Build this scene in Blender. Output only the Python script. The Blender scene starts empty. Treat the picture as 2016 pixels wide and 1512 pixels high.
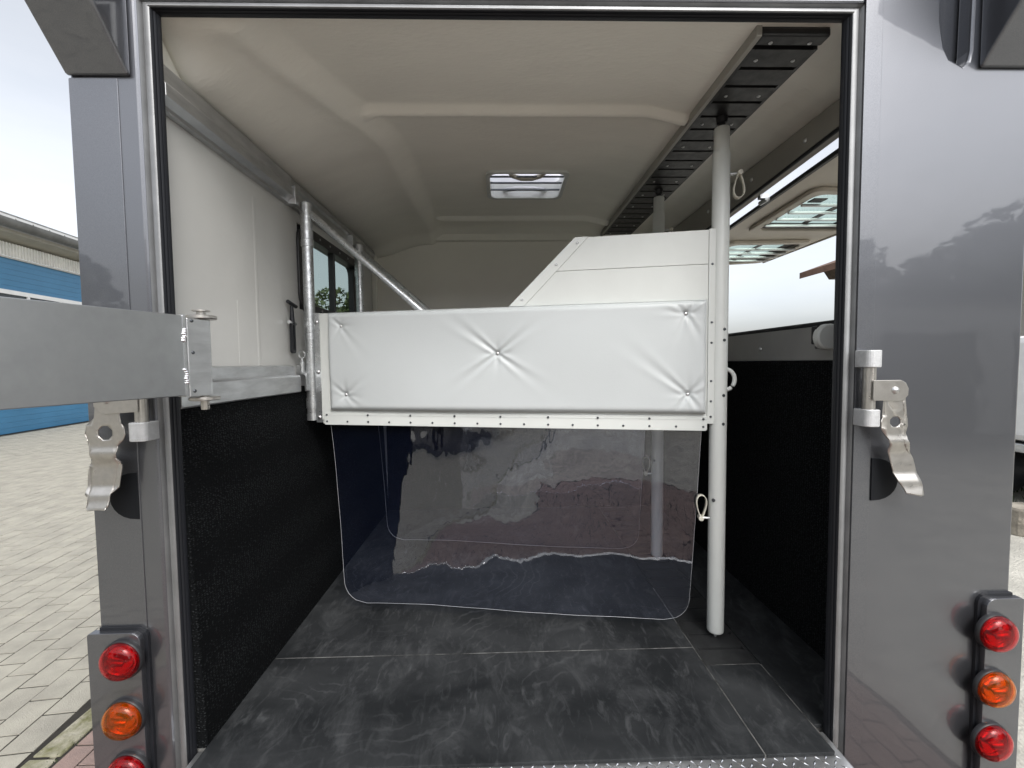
import bpy, bmesh, math, random
from mathutils import Vector, Matrix
R = math.radians
random.seed(7)
scene = bpy.context.scene
COL = scene.collection

# ------------------------------------------------------------------ camera
cd = bpy.data.cameras.new('camera')
cam = bpy.data.objects.new('camera', cd); COL.objects.link(cam)
scene.camera = cam
cd.sensor_width = 36.0; cd.lens = 15.0; cd.clip_start = 0.03; cd.clip_end = 600
CAM = Vector((0, -1.29, 1.70))
yaw, pit, rol = R(1.377), R(2.83), R(-.613)
fw = Vector((math.sin(yaw)*math.cos(pit), math.cos(yaw)*math.cos(pit), -math.sin(pit)))
r0 = Vector((math.cos(yaw), -math.sin(yaw), 0)); u0 = r0.cross(fw)
rt = r0*math.cos(rol)+u0*math.sin(rol); up = u0*math.cos(rol)-r0*math.sin(rol)
cam.matrix_world = Matrix(((rt.x, up.x, -fw.x, CAM.x), (rt.y, up.y, -fw.y, CAM.y), (rt.z, up.z, -fw.z, CAM.z), (0, 0, 0, 1)))

# ------------------------------------------------------------------ world
SUN_EL, SUN_AZ = 48, 160          # azimuth clockwise from +Y
w = bpy.data.worlds.new('World'); scene.world = w; w.use_nodes = True
nt = w.node_tree; nt.nodes.clear()
o_ = nt.nodes.new('ShaderNodeOutputWorld'); bg = nt.nodes.new('ShaderNodeBackground')
sky = nt.nodes.new('ShaderNodeTexSky'); sky.sky_type = 'NISHITA'; sky.sun_disc = False
sky.sun_elevation = R(SUN_EL); sky.sun_rotation = R(SUN_AZ)
sky.air_density = 1.0; sky.dust_density = 4.0; sky.ozone_density = 1.0
hs = nt.nodes.new('ShaderNodeHueSaturation'); hs.inputs['Saturation'].default_value = .24
tc = nt.nodes.new('ShaderNodeTexCoord'); mp = nt.nodes.new('ShaderNodeMapping'); mp.inputs['Scale'].default_value = (1, 1, 3.2)
nz = nt.nodes.new('ShaderNodeTexNoise'); nz.inputs['Scale'].default_value = 2.6; nz.inputs['Detail'].default_value = 7
nz.inputs['Roughness'].default_value = .55
cr = nt.nodes.new('ShaderNodeValToRGB')
cr.color_ramp.elements[0].position = .36; cr.color_ramp.elements[0].color = (.90, .92, .94, 1)
cr.color_ramp.elements[1].position = .64; cr.color_ramp.elements[1].color = (1.0, 1.0, 1.0, 1)
mx = nt.nodes.new('ShaderNodeMix'); mx.data_type = 'RGBA'; mx.blend_type = 'MULTIPLY'; mx.inputs[0].default_value = 1
L = nt.links.new
L(sky.outputs[0], hs.inputs['Color']); L(tc.outputs['Generated'], mp.inputs[0]); L(mp.outputs[0], nz.inputs[0])
L(nz.outputs[0], cr.inputs[0]); L(hs.outputs[0], mx.inputs[6]); L(cr.outputs[0], mx.inputs[7])
L(mx.outputs[2], bg.inputs[0]); L(bg.outputs[0], o_.inputs[0])
bg.inputs[1].default_value = .15

sd = bpy.data.lights.new('sun', 'SUN'); sun = bpy.data.objects.new('sun', sd); COL.objects.link(sun)
sd.energy = .7; sd.angle = R(30); sd.color = (1, .96, .9)
az, el = R(SUN_AZ), R(SUN_EL)
sv = Vector((math.sin(az)*math.cos(el), math.cos(az)*math.cos(el), math.sin(el)))
sun.rotation_euler = sv.to_track_quat('Z', 'Y').to_euler()
vs = scene.view_settings
vs.view_transform = 'Standard'; vs.look = 'None'; vs.gamma = 1; vs.use_curve_mapping = False
vs.exposure = 1.05
scene.cycles.max_bounces = 14; scene.cycles.diffuse_bounces = 7; scene.cycles.glossy_bounces = 6
scene.cycles.transparent_max_bounces = 16; scene.cycles.transmission_bounces = 8
scene.cycles.caustics_reflective = False; scene.cycles.caustics_refractive = False

# ------------------------------------------------------------------ materials
def new_mat(name):
    m = bpy.data.materials.new(name); m.use_nodes = True
    return m, m.node_tree, m.node_tree.nodes['Principled BSDF']
def mat(name, col, rough=.5, metal=0, coat=0, nscale=None, namt=.0, bump=0, bscale=None, col2=None, spec=None,
        stretch=(1, 1, 1), rvar=0, detail=5, bstretch=None, coatr=.04):
    m, t, b = new_mat(name)
    b.inputs['Base Color'].default_value = (*col, 1); b.inputs['Roughness'].default_value = rough
    b.inputs['Metallic'].default_value = metal; b.inputs['Coat Weight'].default_value = coat
    b.inputs['Coat Roughness'].default_value = coatr
    if spec is not None: b.inputs['Specular IOR Level'].default_value = spec
    if nscale or bump:
        tc = t.nodes.new('ShaderNodeNewGeometry'); l = t.links.new
    if nscale:
        mp = t.nodes.new('ShaderNodeMapping'); mp.inputs['Scale'].default_value = stretch
        l(tc.outputs['Position'], mp.inputs[0])
        n = t.nodes.new('ShaderNodeTexNoise'); n.inputs['Scale'].default_value = nscale; n.inputs['Detail'].default_value = detail
        n.inputs['Roughness'].default_value = .6
        l(mp.outputs[0], n.inputs[0])
        c2 = col2 or tuple(c*(1-namt) for c in col)
        mxn = t.nodes.new('ShaderNodeMix'); mxn.data_type = 'RGBA'
        mxn.inputs[6].default_value = (*col, 1); mxn.inputs[7].default_value = (*c2, 1)
        rp = t.nodes.new('ShaderNodeMapRange'); rp.inputs[1].default_value = .35; rp.inputs[2].default_value = .65
        l(n.outputs[0], rp.inputs[0]); l(rp.outputs[0], mxn.inputs[0]); l(mxn.outputs[2], b.inputs['Base Color'])
        if rvar:
            r2 = t.nodes.new('ShaderNodeMapRange'); r2.inputs[3].default_value = rough-rvar; r2.inputs[4].default_value = rough+rvar
            r2.inputs[1].default_value = .3; r2.inputs[2].default_value = .7
            l(n.outputs[0], r2.inputs[0]); l(r2.outputs[0], b.inputs['Roughness'])
    if bump:
        mp2 = t.nodes.new('ShaderNodeMapping'); mp2.inputs['Scale'].default_value = bstretch or stretch
        l(tc.outputs['Position'], mp2.inputs[0])
        n2 = t.nodes.new('ShaderNodeTexNoise'); n2.inputs['Scale'].default_value = bscale; n2.inputs['Detail'].default_value = 4
        l(mp2.outputs[0], n2.inputs[0])
        bp = t.nodes.new('ShaderNodeBump'); bp.inputs['Strength'].default_value = 1; bp.inputs['Distance'].default_value = bump
        l(n2.outputs[0], bp.inputs['Height']); l(bp.outputs[0], b.inputs['Normal'])
        if coat: l(bp.outputs[0], b.inputs['Coat Normal'])
    return m
M = {}
M['paint'] = mat('grey_metallic_paint', (.172, .178, .196), .36, .88, coat=1, nscale=700, namt=.3, bump=.006, bscale=1.3, coatr=.03)
M['jamb'] = mat('satin_aluminium', (.26, .265, .27), .5, .75, nscale=9, namt=.2)
M['alu'] = mat('brushed_aluminium', (.60, .61, .62), .38, .95, nscale=7, namt=.22, rvar=.1, stretch=(1, 1, 4))
M['alu_bar'] = mat('mill_aluminium', (.44, .455, .465), .40, .88, nscale=4, namt=.28, rvar=.10, stretch=(1.2, 1.2, 1), bump=.0003, bscale=5)
M['galv'] = mat('galvanised_steel', (.66, .68, .69), .33, .85, nscale=60, namt=.3, rvar=.1)
M['stainless'] = mat('stainless_steel', (.52, .50, .47), .34, .95, nscale=40, namt=.15, rvar=.08)
M['cast'] = mat('cast_aluminium', (.62, .63, .64), .5, .6, nscale=80, namt=.12, bump=.0008, bscale=300)
M['rubber'] = mat('black_rubber', (.012, .013, .016), .42, spec=.35)
M['blackp'] = mat('black_plastic', (.014, .014, .016), .38)
M['blackm'] = mat('matt_black', (.005, .006, .008), .6, spec=.2)
M['track'] = mat('track_plastic', (.012, .012, .0125), .42, nscale=30, namt=.3, rvar=.1)
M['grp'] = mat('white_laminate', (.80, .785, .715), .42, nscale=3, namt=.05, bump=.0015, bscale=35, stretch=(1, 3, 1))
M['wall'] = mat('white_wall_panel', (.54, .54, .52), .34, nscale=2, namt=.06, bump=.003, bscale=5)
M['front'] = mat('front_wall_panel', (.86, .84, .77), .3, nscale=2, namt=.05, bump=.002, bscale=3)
M['powder'] = mat('white_powder_coat', (.60, .62, .60), .34, nscale=6, namt=.04, bump=.0002, bscale=400)
M['pad'] = mat('white_vinyl', (.475, .50, .505), .42, nscale=3, namt=.03, bump=.0003, bscale=220)
M['greyband'] = mat('grey_anodised', (.34, .34, .33), .4, .3, nscale=4, namt=.12)
M['dark_beam'] = mat('grey_beam', (.33, .32, .29), .45, .2, nscale=5, namt=.1)
M['screw'] = mat('steel_screw', (.55, .55, .55), .35, 1)
M['rivet'] = mat('dark_rivet', (.10, .11, .12), .4, .8)
M['knob'] = mat('black_knob', (.01, .01, .01), .4)
M['flap'] = mat('beige_laminate', (.62, .575, .50), .45, nscale=8, namt=.1, bump=.001, bscale=60)
M['dust'] = mat('dusty_subfloor', (.17, .17, .165), .8, nscale=11, namt=.9)
M['blue'] = mat('blue_door', (.055, .20, .36), .4, nscale=1.5, namt=.12)
M['white'] = mat('white_painted', (.78, .78, .77), .5, nscale=6, namt=.06)
M['corr'] = mat('corrugated_white', (.70, .69, .64), .6, nscale=3, namt=.15)
M['beige'] = mat('beige_soffit', (.40, .38, .32), .7, nscale=3, namt=.15)
M['gutter'] = mat('zinc_gutter', (.20, .20, .19), .5, .4, nscale=4, namt=.3)
M['roof'] = mat('grey_roof', (.30, .30, .29), .8, nscale=5, namt=.4)
M['brownroof'] = mat('brown_roof', (.16, .09, .06), .8, nscale=6, namt=.4)
M['house'] = mat('house_render', (.62, .60, .55), .8, nscale=1, namt=.12)
M['bark'] = mat('bark', (.09, .065, .045), .9, nscale=12, namt=.5)
M['leaf'] = mat('leaves', (.045, .075, .02), .6, nscale=1.5, col2=(.09, .115, .035))
M['grass'] = mat('grass', (.06, .09, .025), .8, nscale=4, namt=.4)
M['stone'] = mat('stone', (.33, .30, .25), .85, nscale=9, namt=.5, bump=.01, bscale=30)
M['concrete'] = mat('ground_concrete', (.47, .455, .405), .9, nscale=3, namt=.35, bump=.012, bscale=60)
M['joint'] = mat('paver_joint', (.028, .025, .02), .95, nscale=20, namt=.5)
M['paver'] = mat('cream_paver', (.34, .325, .275), .88, nscale=5, col2=(.255, .243, .208), bump=.0025, bscale=160, detail=9)
M['redpaver'] = mat('red_paver', (.27, .195, .17), .9, nscale=6, col2=(.20, .15, .135), bump=.003, bscale=140, detail=9)
M['kerb'] = mat('mossy_kerb', (.36, .34, .28), .95, nscale=10, col2=(.12, .12, .05), bump=.008, bscale=40, detail=9)
M['strap'] = mat('white_strap', (.62, .60, .52), .7)
M['pvcedge'] = mat('pvc_lit_edge', (.33, .34, .36), .3)  # pale colour paints in the light that the curtain's cut edge catches
M['chrome'] = mat('chrome', (.75, .76, .77), .12, 1)

def carpet_mat():
    m, t, b = new_mat('black_loop_carpet'); l = t.links.new
    g = t.nodes.new('ShaderNodeNewGeometry'); mp = t.nodes.new('ShaderNodeMapping'); mp.inputs['Scale'].default_value = (1, .75, 1.5)
    l(g.outputs['Position'], mp.inputs[0])
    v = t.nodes.new('ShaderNodeTexVoronoi'); v.inputs['Scale'].default_value = 105; v.inputs['Randomness'].default_value = .55
    l(mp.outputs[0], v.inputs['Vector'])
    n = t.nodes.new('ShaderNodeTexNoise'); n.inputs['Scale'].default_value = 170; n.inputs['Detail'].default_value = 2
    l(mp.outputs[0], n.inputs[0])
    r1 = t.nodes.new('ShaderNodeMapRange'); r1.inputs[1].default_value = .0; r1.inputs[2].default_value = .6
    r1.inputs[3].default_value = 1; r1.inputs[4].default_value = 0
    l(v.outputs['Distance'], r1.inputs[0])
    mu = t.nodes.new('ShaderNodeMath'); mu.operation = 'MULTIPLY'; l(r1.outputs[0], mu.inputs[0]); l(n.outputs[0], mu.inputs[1])
    c = t.nodes.new('ShaderNodeValToRGB'); c.color_ramp.elements[0].position = .18; c.color_ramp.elements[0].color = (.0025, .003, .0035, 1)
    c.color_ramp.elements[1].position = .5; c.color_ramp.elements[1].color = (.036, .04, .042, 1)
    l(mu.outputs[0], c.inputs[0]); l(c.outputs[0], b.inputs['Base Color'])
    b.inputs['Roughness'].default_value = .95; b.inputs['Specular IOR Level'].default_value = .1
    bp = t.nodes.new('ShaderNodeBump'); bp.inputs['Distance'].default_value = .004; l(r1.outputs[0], bp.inputs['Height']); l(bp.outputs[0], b.inputs['Normal'])
    return m
M['carpet'] = carpet_mat()

def floor_mat_mat():
    m, t, b = new_mat('rubber_stable_mat'); l = t.links.new
    g = t.nodes.new('ShaderNodeNewGeometry')
    def noise(scale, st, det=6, dist=0, rough=.6):
        mp = t.nodes.new('ShaderNodeMapping'); mp.inputs['Scale'].default_value = st; l(g.outputs['Position'], mp.inputs[0])
        n = t.nodes.new('ShaderNodeTexNoise'); n.inputs['Scale'].default_value = scale; n.inputs['Detail'].default_value = det
        n.inputs['Distortion'].default_value = dist; n.inputs['Roughness'].default_value = rough; l(mp.outputs[0], n.inputs[0]); return n
    n1 = noise(2.2, (1, 1.4, 1), 8, .4)            # dusty clouds
    n2 = noise(7, (1.0, .55, 1), 9, 1.0, .7)            # broom and hoof smears
    n3 = noise(260, (1, 1, 1), 2)                  # crumbs
    n4 = noise(3.1, (1, 1, 1), 3, .8); n5 = noise(26, (1.0, .35, 1), 6, 1.2)   # where scuffs lie, fine scratches
    wv = t.nodes.new('ShaderNodeTexWave'); wv.wave_type = 'RINGS'; wv.rings_direction = 'Z'
    mpw = t.nodes.new('ShaderNodeMapping'); mpw.inputs['Location'].default_value = (.5, -1.2, 0); l(g.outputs['Position'], mpw.inputs[0])
    wv.inputs['Scale'].default_value = 6; wv.inputs['Distortion'].default_value = 14; wv.inputs['Detail'].default_value = 4; wv.inputs['Detail Scale'].default_value = .8
    l(mpw.outputs[0], wv.inputs[0])
    def mr(src, a, b2, c, d):
        r = t.nodes.new('ShaderNodeMapRange'); r.inputs[1].default_value = a; r.inputs[2].default_value = b2; r.inputs[3].default_value = c; r.inputs[4].default_value = d
        l(src, r.inputs[0]); return r.outputs[0]
    def mth(op, a, b2):
        q = t.nodes.new('ShaderNodeMath'); q.operation = op; l(a, q.inputs[0])
        if isinstance(b2, float): q.inputs[1].default_value = b2
        else: l(b2, q.inputs[1])
        return q.outputs[0]
    cl = mr(n1.outputs[0], .38, .72, 0, .32)
    sm = mr(n2.outputs[0], .50, .74, 0, .36)
    arcs = mth('MULTIPLY', mr(wv.outputs[0], .86, 1, 0, .28), mr(n4.outputs[0], .52, .66, 0, 1))
    scr = mth('MULTIPLY', mr(n5.outputs[0], .54, .70, 0, .36), mr(n4.outputs[0], .40, .6, 1, .2))
    crumb = mr(n3.outputs[0], .73, .77, 0, 1.4)
    s = mth('ADD', mth('ADD', mth('ADD', cl, sm), mth('ADD', arcs, crumb)), scr)
    mxn = t.nodes.new('ShaderNodeMix'); mxn.data_type = 'RGBA'
    mxn.inputs[6].default_value = (.0055, .0068, .008, 1); mxn.inputs[7].default_value = (.078, .082, .086, 1)
    l(s, mxn.inputs[0]); l(mxn.outputs[2], b.inputs['Base Color'])
    b.inputs['Roughness'].default_value = .7; b.inputs['Specular IOR Level'].default_value = .3
    bp = t.nodes.new('ShaderNodeBump'); bp.inputs['Distance'].default_value = .0005; l(n2.outputs[0], bp.inputs['Height']); l(bp.outputs[0], b.inputs['Normal'])
    return m
M['floormat'] = floor_mat_mat()

def schlick(t, f0):
    lw_ = t.nodes.new('ShaderNodeLayerWeight'); lw_.inputs[0].default_value = .5
    p = t.nodes.new('ShaderNodeMath'); p.operation = 'POWER'; p.inputs[1].default_value = 5; t.links.new(lw_.outputs['Facing'], p.inputs[0])
    q = t.nodes.new('ShaderNodeMath'); q.operation = 'MULTIPLY_ADD'; q.inputs[1].default_value = .8-f0; q.inputs[2].default_value = f0
    t.links.new(p.outputs[0], q.inputs[0]); return q
def plastic_mat():
    m, t, b = new_mat('clear_pvc'); l = t.links.new
    t.nodes.remove(b); out = t.nodes['Material Output']
    tr = t.nodes.new('ShaderNodeBsdfTransparent'); tr.inputs[0].default_value = (.78, .81, .89, 1)
    gl = t.nodes.new('ShaderNodeBsdfGlossy'); gl.inputs['Roughness'].default_value = .012; gl.inputs[0].default_value = (.96, .97, 1, 1)
    fr = schlick(t, .11)
    g = t.nodes.new('ShaderNodeNewGeometry'); n = t.nodes.new('ShaderNodeTexNoise'); n.inputs['Scale'].default_value = 5; n.inputs['Detail'].default_value = 3
    mp = t.nodes.new('ShaderNodeMapping'); mp.inputs['Scale'].default_value = (1.2, 1.2, .5)
    l(g.outputs['Position'], mp.inputs[0]); l(mp.outputs[0], n.inputs[0])
    bp = t.nodes.new('ShaderNodeBump'); bp.inputs['Distance'].default_value = .0035; l(n.outputs[0], bp.inputs['Height'])
    l(bp.outputs[0], gl.inputs['Normal'])
    ms = t.nodes.new('ShaderNodeMixShader'); l(fr.outputs[0], ms.inputs[0]); l(tr.outputs[0], ms.inputs[1]); l(gl.outputs[0], ms.inputs[2])
    df = t.nodes.new('ShaderNodeBsdfDiffuse'); df.inputs[0].default_value = (.10, .16, .42, 1)
    m2 = t.nodes.new('ShaderNodeMixShader'); m2.inputs[0].default_value = .011; l(ms.outputs[0], m2.inputs[1]); l(df.outputs[0], m2.inputs[2])
    l(m2.outputs[0], out.inputs[0]); return m
M['pvc'] = plastic_mat()

def glass_mat(name, tint, f0=.06):
    m, t, b = new_mat(name); l = t.links.new
    t.nodes.remove(b); out = t.nodes['Material Output']
    tr = t.nodes.new('ShaderNodeBsdfTransparent'); tr.inputs[0].default_value = (*tint, 1)
    gl = t.nodes.new('ShaderNodeBsdfGlossy'); gl.inputs['Roughness'].default_value = .02
    fr = schlick(t, f0)
    ms = t.nodes.new('ShaderNodeMixShader'); l(fr.outputs[0], ms.inputs[0]); l(tr.outputs[0], ms.inputs[1]); l(gl.outputs[0], ms.inputs[2])
    l(ms.outputs[0], out.inputs[0]); return m
M['tint'] = glass_mat('tinted_glass', (.34, .40, .38))
M['flapglass'] = glass_mat('green_tinted_glass', (.84, .92, .87), .03)
M['darkglass'] = mat('dark_window_glass', (.03, .035, .04), .05)
def lens_mat(name, col):
    m, t, b = new_mat(name)
    b.inputs['Base Color'].default_value = (*col, 1); b.inputs['Roughness'].default_value = .06
    b.inputs['Transmission Weight'].default_value = .93; b.inputs['IOR'].default_value = 1.35
    b.inputs['Coat Weight'].default_value = 0
    return m
M['red'] = lens_mat('red_lens', (.85, .008, .02)); M['amber'] = lens_mat('amber_lens', (1.0, .25, .004))
M['redref'] = mat('red_reflector', (.9, .08, .07), .3, .3, nscale=45, namt=.85)
M['amberref'] = mat('amber_reflector', (1, .45, .06), .3, .3, nscale=60, namt=.6)
def dome_mat():
    m, t, b = new_mat('translucent_dome'); l = t.links.new
    t.nodes.remove(b); out = t.nodes['Material Output']
    a = t.nodes.new('ShaderNodeBsdfTranslucent'); a.inputs[0].default_value = (.80, .80, .86, 1)
    d = t.nodes.new('ShaderNodeBsdfDiffuse'); d.inputs[0].default_value = (.8, .8, .84, 1)
    ms = t.nodes.new('ShaderNodeMixShader'); ms.inputs[0].default_value = .25
    l(a.outputs[0], ms.inputs[1]); l(d.outputs[0], ms.inputs[2]); l(ms.outputs[0], out.inputs[0]); return m
M['dome'] = dome_mat()

# ------------------------------------------------------------------ mesh helpers
class MB:
    def __init__(s, org=(0, 0, 0)): s.v = []; s.f = []; s.o = Vector(org)
    def add(s, vs_, fs):
        k = len(s.v); s.v += [tuple(Vector(q)-s.o) for q in vs_]; s.f += [tuple(i+k for i in f) for f in fs]; return s
    def box(s, x0, x1, y0, y1, z0, z1):
        vs_ = [(x0, y0, z0), (x1, y0, z0), (x1, y1, z0), (x0, y1, z0), (x0, y0, z1), (x1, y0, z1), (x1, y1, z1), (x0, y1, z1)]
        return s.add(vs_, [(0, 3, 2, 1), (4, 5, 6, 7), (0, 1, 5, 4), (1, 2, 6, 5), (2, 3, 7, 6), (3, 0, 4, 7)])
    def tube(s, pts, r, n=14, caps=True):
        pts = [Vector(p) for p in pts]; rs = r if isinstance(r, (list, tuple)) else [r]*len(pts)
        vs_ = []; ref = None
        for i, p in enumerate(pts):
            d = (pts[min(i+1, len(pts)-1)]-pts[max(i-1, 0)])
            if d.length < 1e-9: d = Vector((0, 0, 1))
            d.normalize()
            if ref is None: ref = Vector((0, 0, 1)) if abs(d.z) < .9 else Vector((1, 0, 0))
            a = d.cross(ref)
            if a.length < 1e-4: a = d.cross(Vector((0, 1, 0)))
            a.normalize(); b = d.cross(a).normalized(); ref = -b if abs(d.z) < .9 else ref
            ref = Vector((0, 0, 1)) if abs(d.z) < .9 else Vector((1, 0, 0))
            for k in range(n):
                t = 2*math.pi*k/n; vs_.append(p+(a*math.cos(t)+b*math.sin(t))*rs[i])
        fs = []
        for i in range(len(pts)-1):
            for k in range(n):
                fs.append((i*n+k, i*n+(k+1) % n, (i+1)*n+(k+1) % n, (i+1)*n+k))
        if caps: fs += [tuple(range(n))[::-1], tuple(range((len(pts)-1)*n, len(pts)*n))]
        return s.add(vs_, fs)
    def lathe(s, c, prof, axis='z', n=24):
        # prof: (radius, height) along axis
        vs_ = []; c = Vector(c)
        for (r, h) in prof:
            for k in range(n):
                t = 2*math.pi*k/n; a, b = r*math.cos(t), r*math.sin(t)
                vs_.append(c+(Vector((a, b, h)) if axis == 'z' else Vector((a, h, b)) if axis == 'y' else Vector((h, a, b))))
        fs = [(i*n+k, i*n+(k+1) % n, (i+1)*n+(k+1) % n, (i+1)*n+k) for i in range(len(prof)-1) for k in range(n)]
        fs += [tuple(range(n))[::-1], tuple(range((len(prof)-1)*n, len(prof)*n))]
        return s.add(vs_, fs)
    def prism(s, poly, a0, a1, axis='y', holes=None):
        # poly in the two other axes; extruded a0..a1
        def P(u, v, a):
            return (u, a, v) if axis == 'y' else (a, u, v) if axis == 'x' else (u, v, a)
        n = len(poly)
        vs_ = [P(u, v, a0) for u, v in poly]+[P(u, v, a1) for u, v in poly]
        fs = [tuple(range(n)), tuple(range(n, 2*n))[::-1]]+[(i, (i+1) % n, n+(i+1) % n, n+i) for i in range(n)]
        return s.add(vs_, fs)
    def build(s, name, m, parent=None, bevel=0, smooth=False, seg=2, fix=True):
        me = bpy.data.meshes.new(name); me.from_pydata(s.v, [], s.f)
        if fix:
            bm = bmesh.new(); bm.from_mesh(me); bmesh.ops.recalc_face_normals(bm, faces=bm.faces); bm.to_mesh(me); bm.free()
        me.materials.append(M[m] if isinstance(m, str) else m)
        if smooth:
            me.polygons.foreach_set('use_smooth', [True]*len(me.polygons))
            if hasattr(me, 'set_sharp_from_angle'): me.set_sharp_from_angle(angle=R(40))
        ob = bpy.data.objects.new(name, me); COL.objects.link(ob); ob.parent = parent
        if bevel:
            bv = ob.modifiers.new('bevel', 'BEVEL'); bv.width = bevel; bv.segments = seg; bv.limit_method = 'ANGLE'; bv.angle_limit = R(35)
            bv.harden_normals = False
        return ob
def tag(o, label=None, cat=None, group=None, kind=None):
    if label: o['label'] = label
    if cat: o['category'] = cat
    if group: o['group'] = group
    if kind: o['kind'] = kind
    return o
def empty(name, loc, rz=0):
    o = bpy.data.objects.new(name, None); COL.objects.link(o); o.location = loc; o.rotation_euler = (0, 0, rz); o.empty_display_size = .1
    return o
def inst(name, mesh, loc, parent, rot=None):
    o = bpy.data.objects.new(name, mesh); COL.objects.link(o); o.parent = parent; o.location = loc
    if rot: o.rotation_euler = rot
    return o
def copy_tree(o, parent=None):
    c = o.copy(); COL.objects.link(c); c.parent = parent
    for ch in list(o.children): copy_tree(ch, c)
    return c
def proto_mesh(mb, name, m, smooth=True):
    o = mb.build(name, m, smooth=smooth); me = o.data; bpy.data.objects.remove(o); return me
def rrect(x0, x1, y0, y1, r, n=5):
    rs = r if isinstance(r, (list, tuple)) else (r, r, r, r)   # bl, br, tr, tl
    out = []
    for (cx, cy, a0, rr) in ((x0+rs[0], y0+rs[0], 180, rs[0]), (x1-rs[1], y0+rs[1], 270, rs[1]), (x1-rs[2], y1-rs[2], 0, rs[2]), (x0+rs[3], y1-rs[3], 90, rs[3])):
        for i in range(n+1):
            a = R(a0+90*i/n); out.append((cx+rr*math.cos(a), cy+rr*math.sin(a)))
    return out
def ring_frame(mb, outer, inner, P0, P1):
    # frame between two outlines with the same point count; P0/P1 map (u,v)->3d for the two faces
    n = len(outer)
    vs_ = [P0(*p) for p in outer]+[P0(*p) for p in inner]+[P1(*p) for p in outer]+[P1(*p) for p in inner]
    fs = []
    for i in range(n):
        j = (i+1) % n
        fs += [(i, j, n+j, n+i), (2*n+i, 3*n+i, 3*n+j, 2*n+j), (i, 2*n+i, 2*n+j, j), (n+i, n+j, 3*n+j, 3*n+i)]
    return mb.add(vs_, fs)
def project(P):
    d = Vector(P)-CAM; z = d.dot(fw)
    return (1008+840*d.dot(rt)/z, 756-840*d.dot(up)/z, z)

# ================================================================== SETTING
g = MB().box(-250, 250, -250, 250, -.35, -.03); tag(g.build('ground', 'concrete'), kind='structure')

# cream block paving on the left
yard = tag(MB().add([(-15, -30, -.005), (-2.0, -30, -.005), (-2.0, 30, -.005), (-15, 30, -.005)], [(0, 1, 2, 3)]).build('paved_yard', 'joint'), kind='structure')
A = Vector((-.115, .9934, 0)); B = Vector((.9934, .115, 0)); O = Vector((-2.757, 1.053, 0)); PW, PL, GAP = .150, .221, .006
def paver_shape(W, Lh, h=.016, c=.0012):
    a, b = W/2, Lh/2
    v = [(-a, -b, -h), (a, -b, -h), (a, b, -h), (-a, b, -h), (-a, -b, -c), (a, -b, -c), (a, b, -c), (-a, b, -c),
         (-a+c, -b+c, 0), (a-c, -b+c, 0), (a-c, b-c, 0), (-a+c, b-c, 0)]
    f = [(8, 9, 10, 11)]
    for k in (0, 4): f += [(k+i, k+(i+1) % 4, k+4+(i+1) % 4, k+4+i) for i in range(4)]
    return v, f
pv, pf = paver_shape(PW-GAP, PL-.010)
paver_me = proto_mesh(MB().add(pv, pf), 'paver', 'paver', False)
cand = []
ang = math.atan2(B.y, B.x)
for i in range(-75, 8):
    for j in range(-60, 75):
        c = O+B*(PW*(i+.5))+A*(PL*(j+.5+(.5 if i % 2 else 0)))
        if not (c.x < -2.085-.0): continue
        # stop at the building front
        if (c-Vector((-12.68, 9.72, 0))).dot(Vector((.991, .135, 0))) < .15: continue
        vis = False; area = 0
        if c.y > -.6:
            x, y, z = project(c)
            if z > .3 and -25 < x < 225 and 820 < y < 1540: vis = True; area = 1/z**3
        cand.append((vis, area, c))
vis = sorted([q for q in cand if q[0]], key=lambda q: -q[1])
near, rest = vis[:300], vis[300:]+[q for q in cand if not q[0]]
for q in near:
    o = inst('paver', paver_me, q[2]+Vector((0, 0, random.uniform(-.0012, .0012))), yard, (random.uniform(-.004, .004), random.uniform(-.004, .004), ang+random.uniform(-.006, .006)))
mb = MB(); ca, sa = math.cos(ang), math.sin(ang)
for q in rest:
    dz = random.uniform(-.0012, .0012)
    mb.add([(q[2].x+x*ca-y*sa, q[2].y+x*sa+y*ca, z+dz) for x, y, z in pv[4:]], [(4, 5, 6, 7)]+[(k, (k+1) % 4, 4+(k+1) % 4, 4+k) for k in range(4)])
o = mb.build('far_pavers', 'paver', yard, fix=False); o['kind'] = 'stuff'

# kerb strip and red block paving under and behind the trailer
kerb = MB()
y = -6.0
while y < 14:
    ln = random.uniform(.45, .55)
    kerb.prism([(-2.075, y+.006), (-1.955, y+.006), (-1.955, y+ln-.006), (-2.075, y+ln-.006)], -.03, random.uniform(-.006, .002), 'z'); y += ln
kerb_o = tag(kerb.build('kerb_strip', 'kerb', bevel=.006), kind='structure')
red = tag(MB().add([(-1.97, -3.4, -.006), (1.9, -3.4, -.006), (1.9, 14, -.006), (-1.97, 14, -.006)], [(0, 1, 2, 3)]).build('red_paving', 'joint'), kind='structure')
rv, rf = paver_shape(.094, .192)
red_me = proto_mesh(MB().add(rv, rf), 'red_paver', 'redpaver', False)
mb = MB()
for i in range(38):
    for j in range(-17, 20):
        cx = -1.89+.1*i; cy = .2*j+(.1 if i % 2 else 0)+.1
        x, yy, z = project((cx, cy, 0)) if cy > -.5 else (0, 0, 0)
        if cy > -.5 and z > .3 and -30 < x < 230 and yy < 1560 and cx < -1.1:
            inst('red_paver', red_me, (cx, cy, random.uniform(-.003, .001)), red, (0, 0, random.uniform(-.01, .01)))
        elif cy < -.2:
            dz = random.uniform(-.002, .001)
            mb.add([(cx+x_, cy+y_, z_+dz) for x_, y_, z_ in rv[4:]], [(4, 5, 6, 7)]+[(k, (k+1) % 4, 4+(k+1) % 4, 4+k) for k in range(4)])
o = mb.build('rear_pavers', 'redpaver', red, fix=False); o['kind'] = 'stuff'
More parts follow.
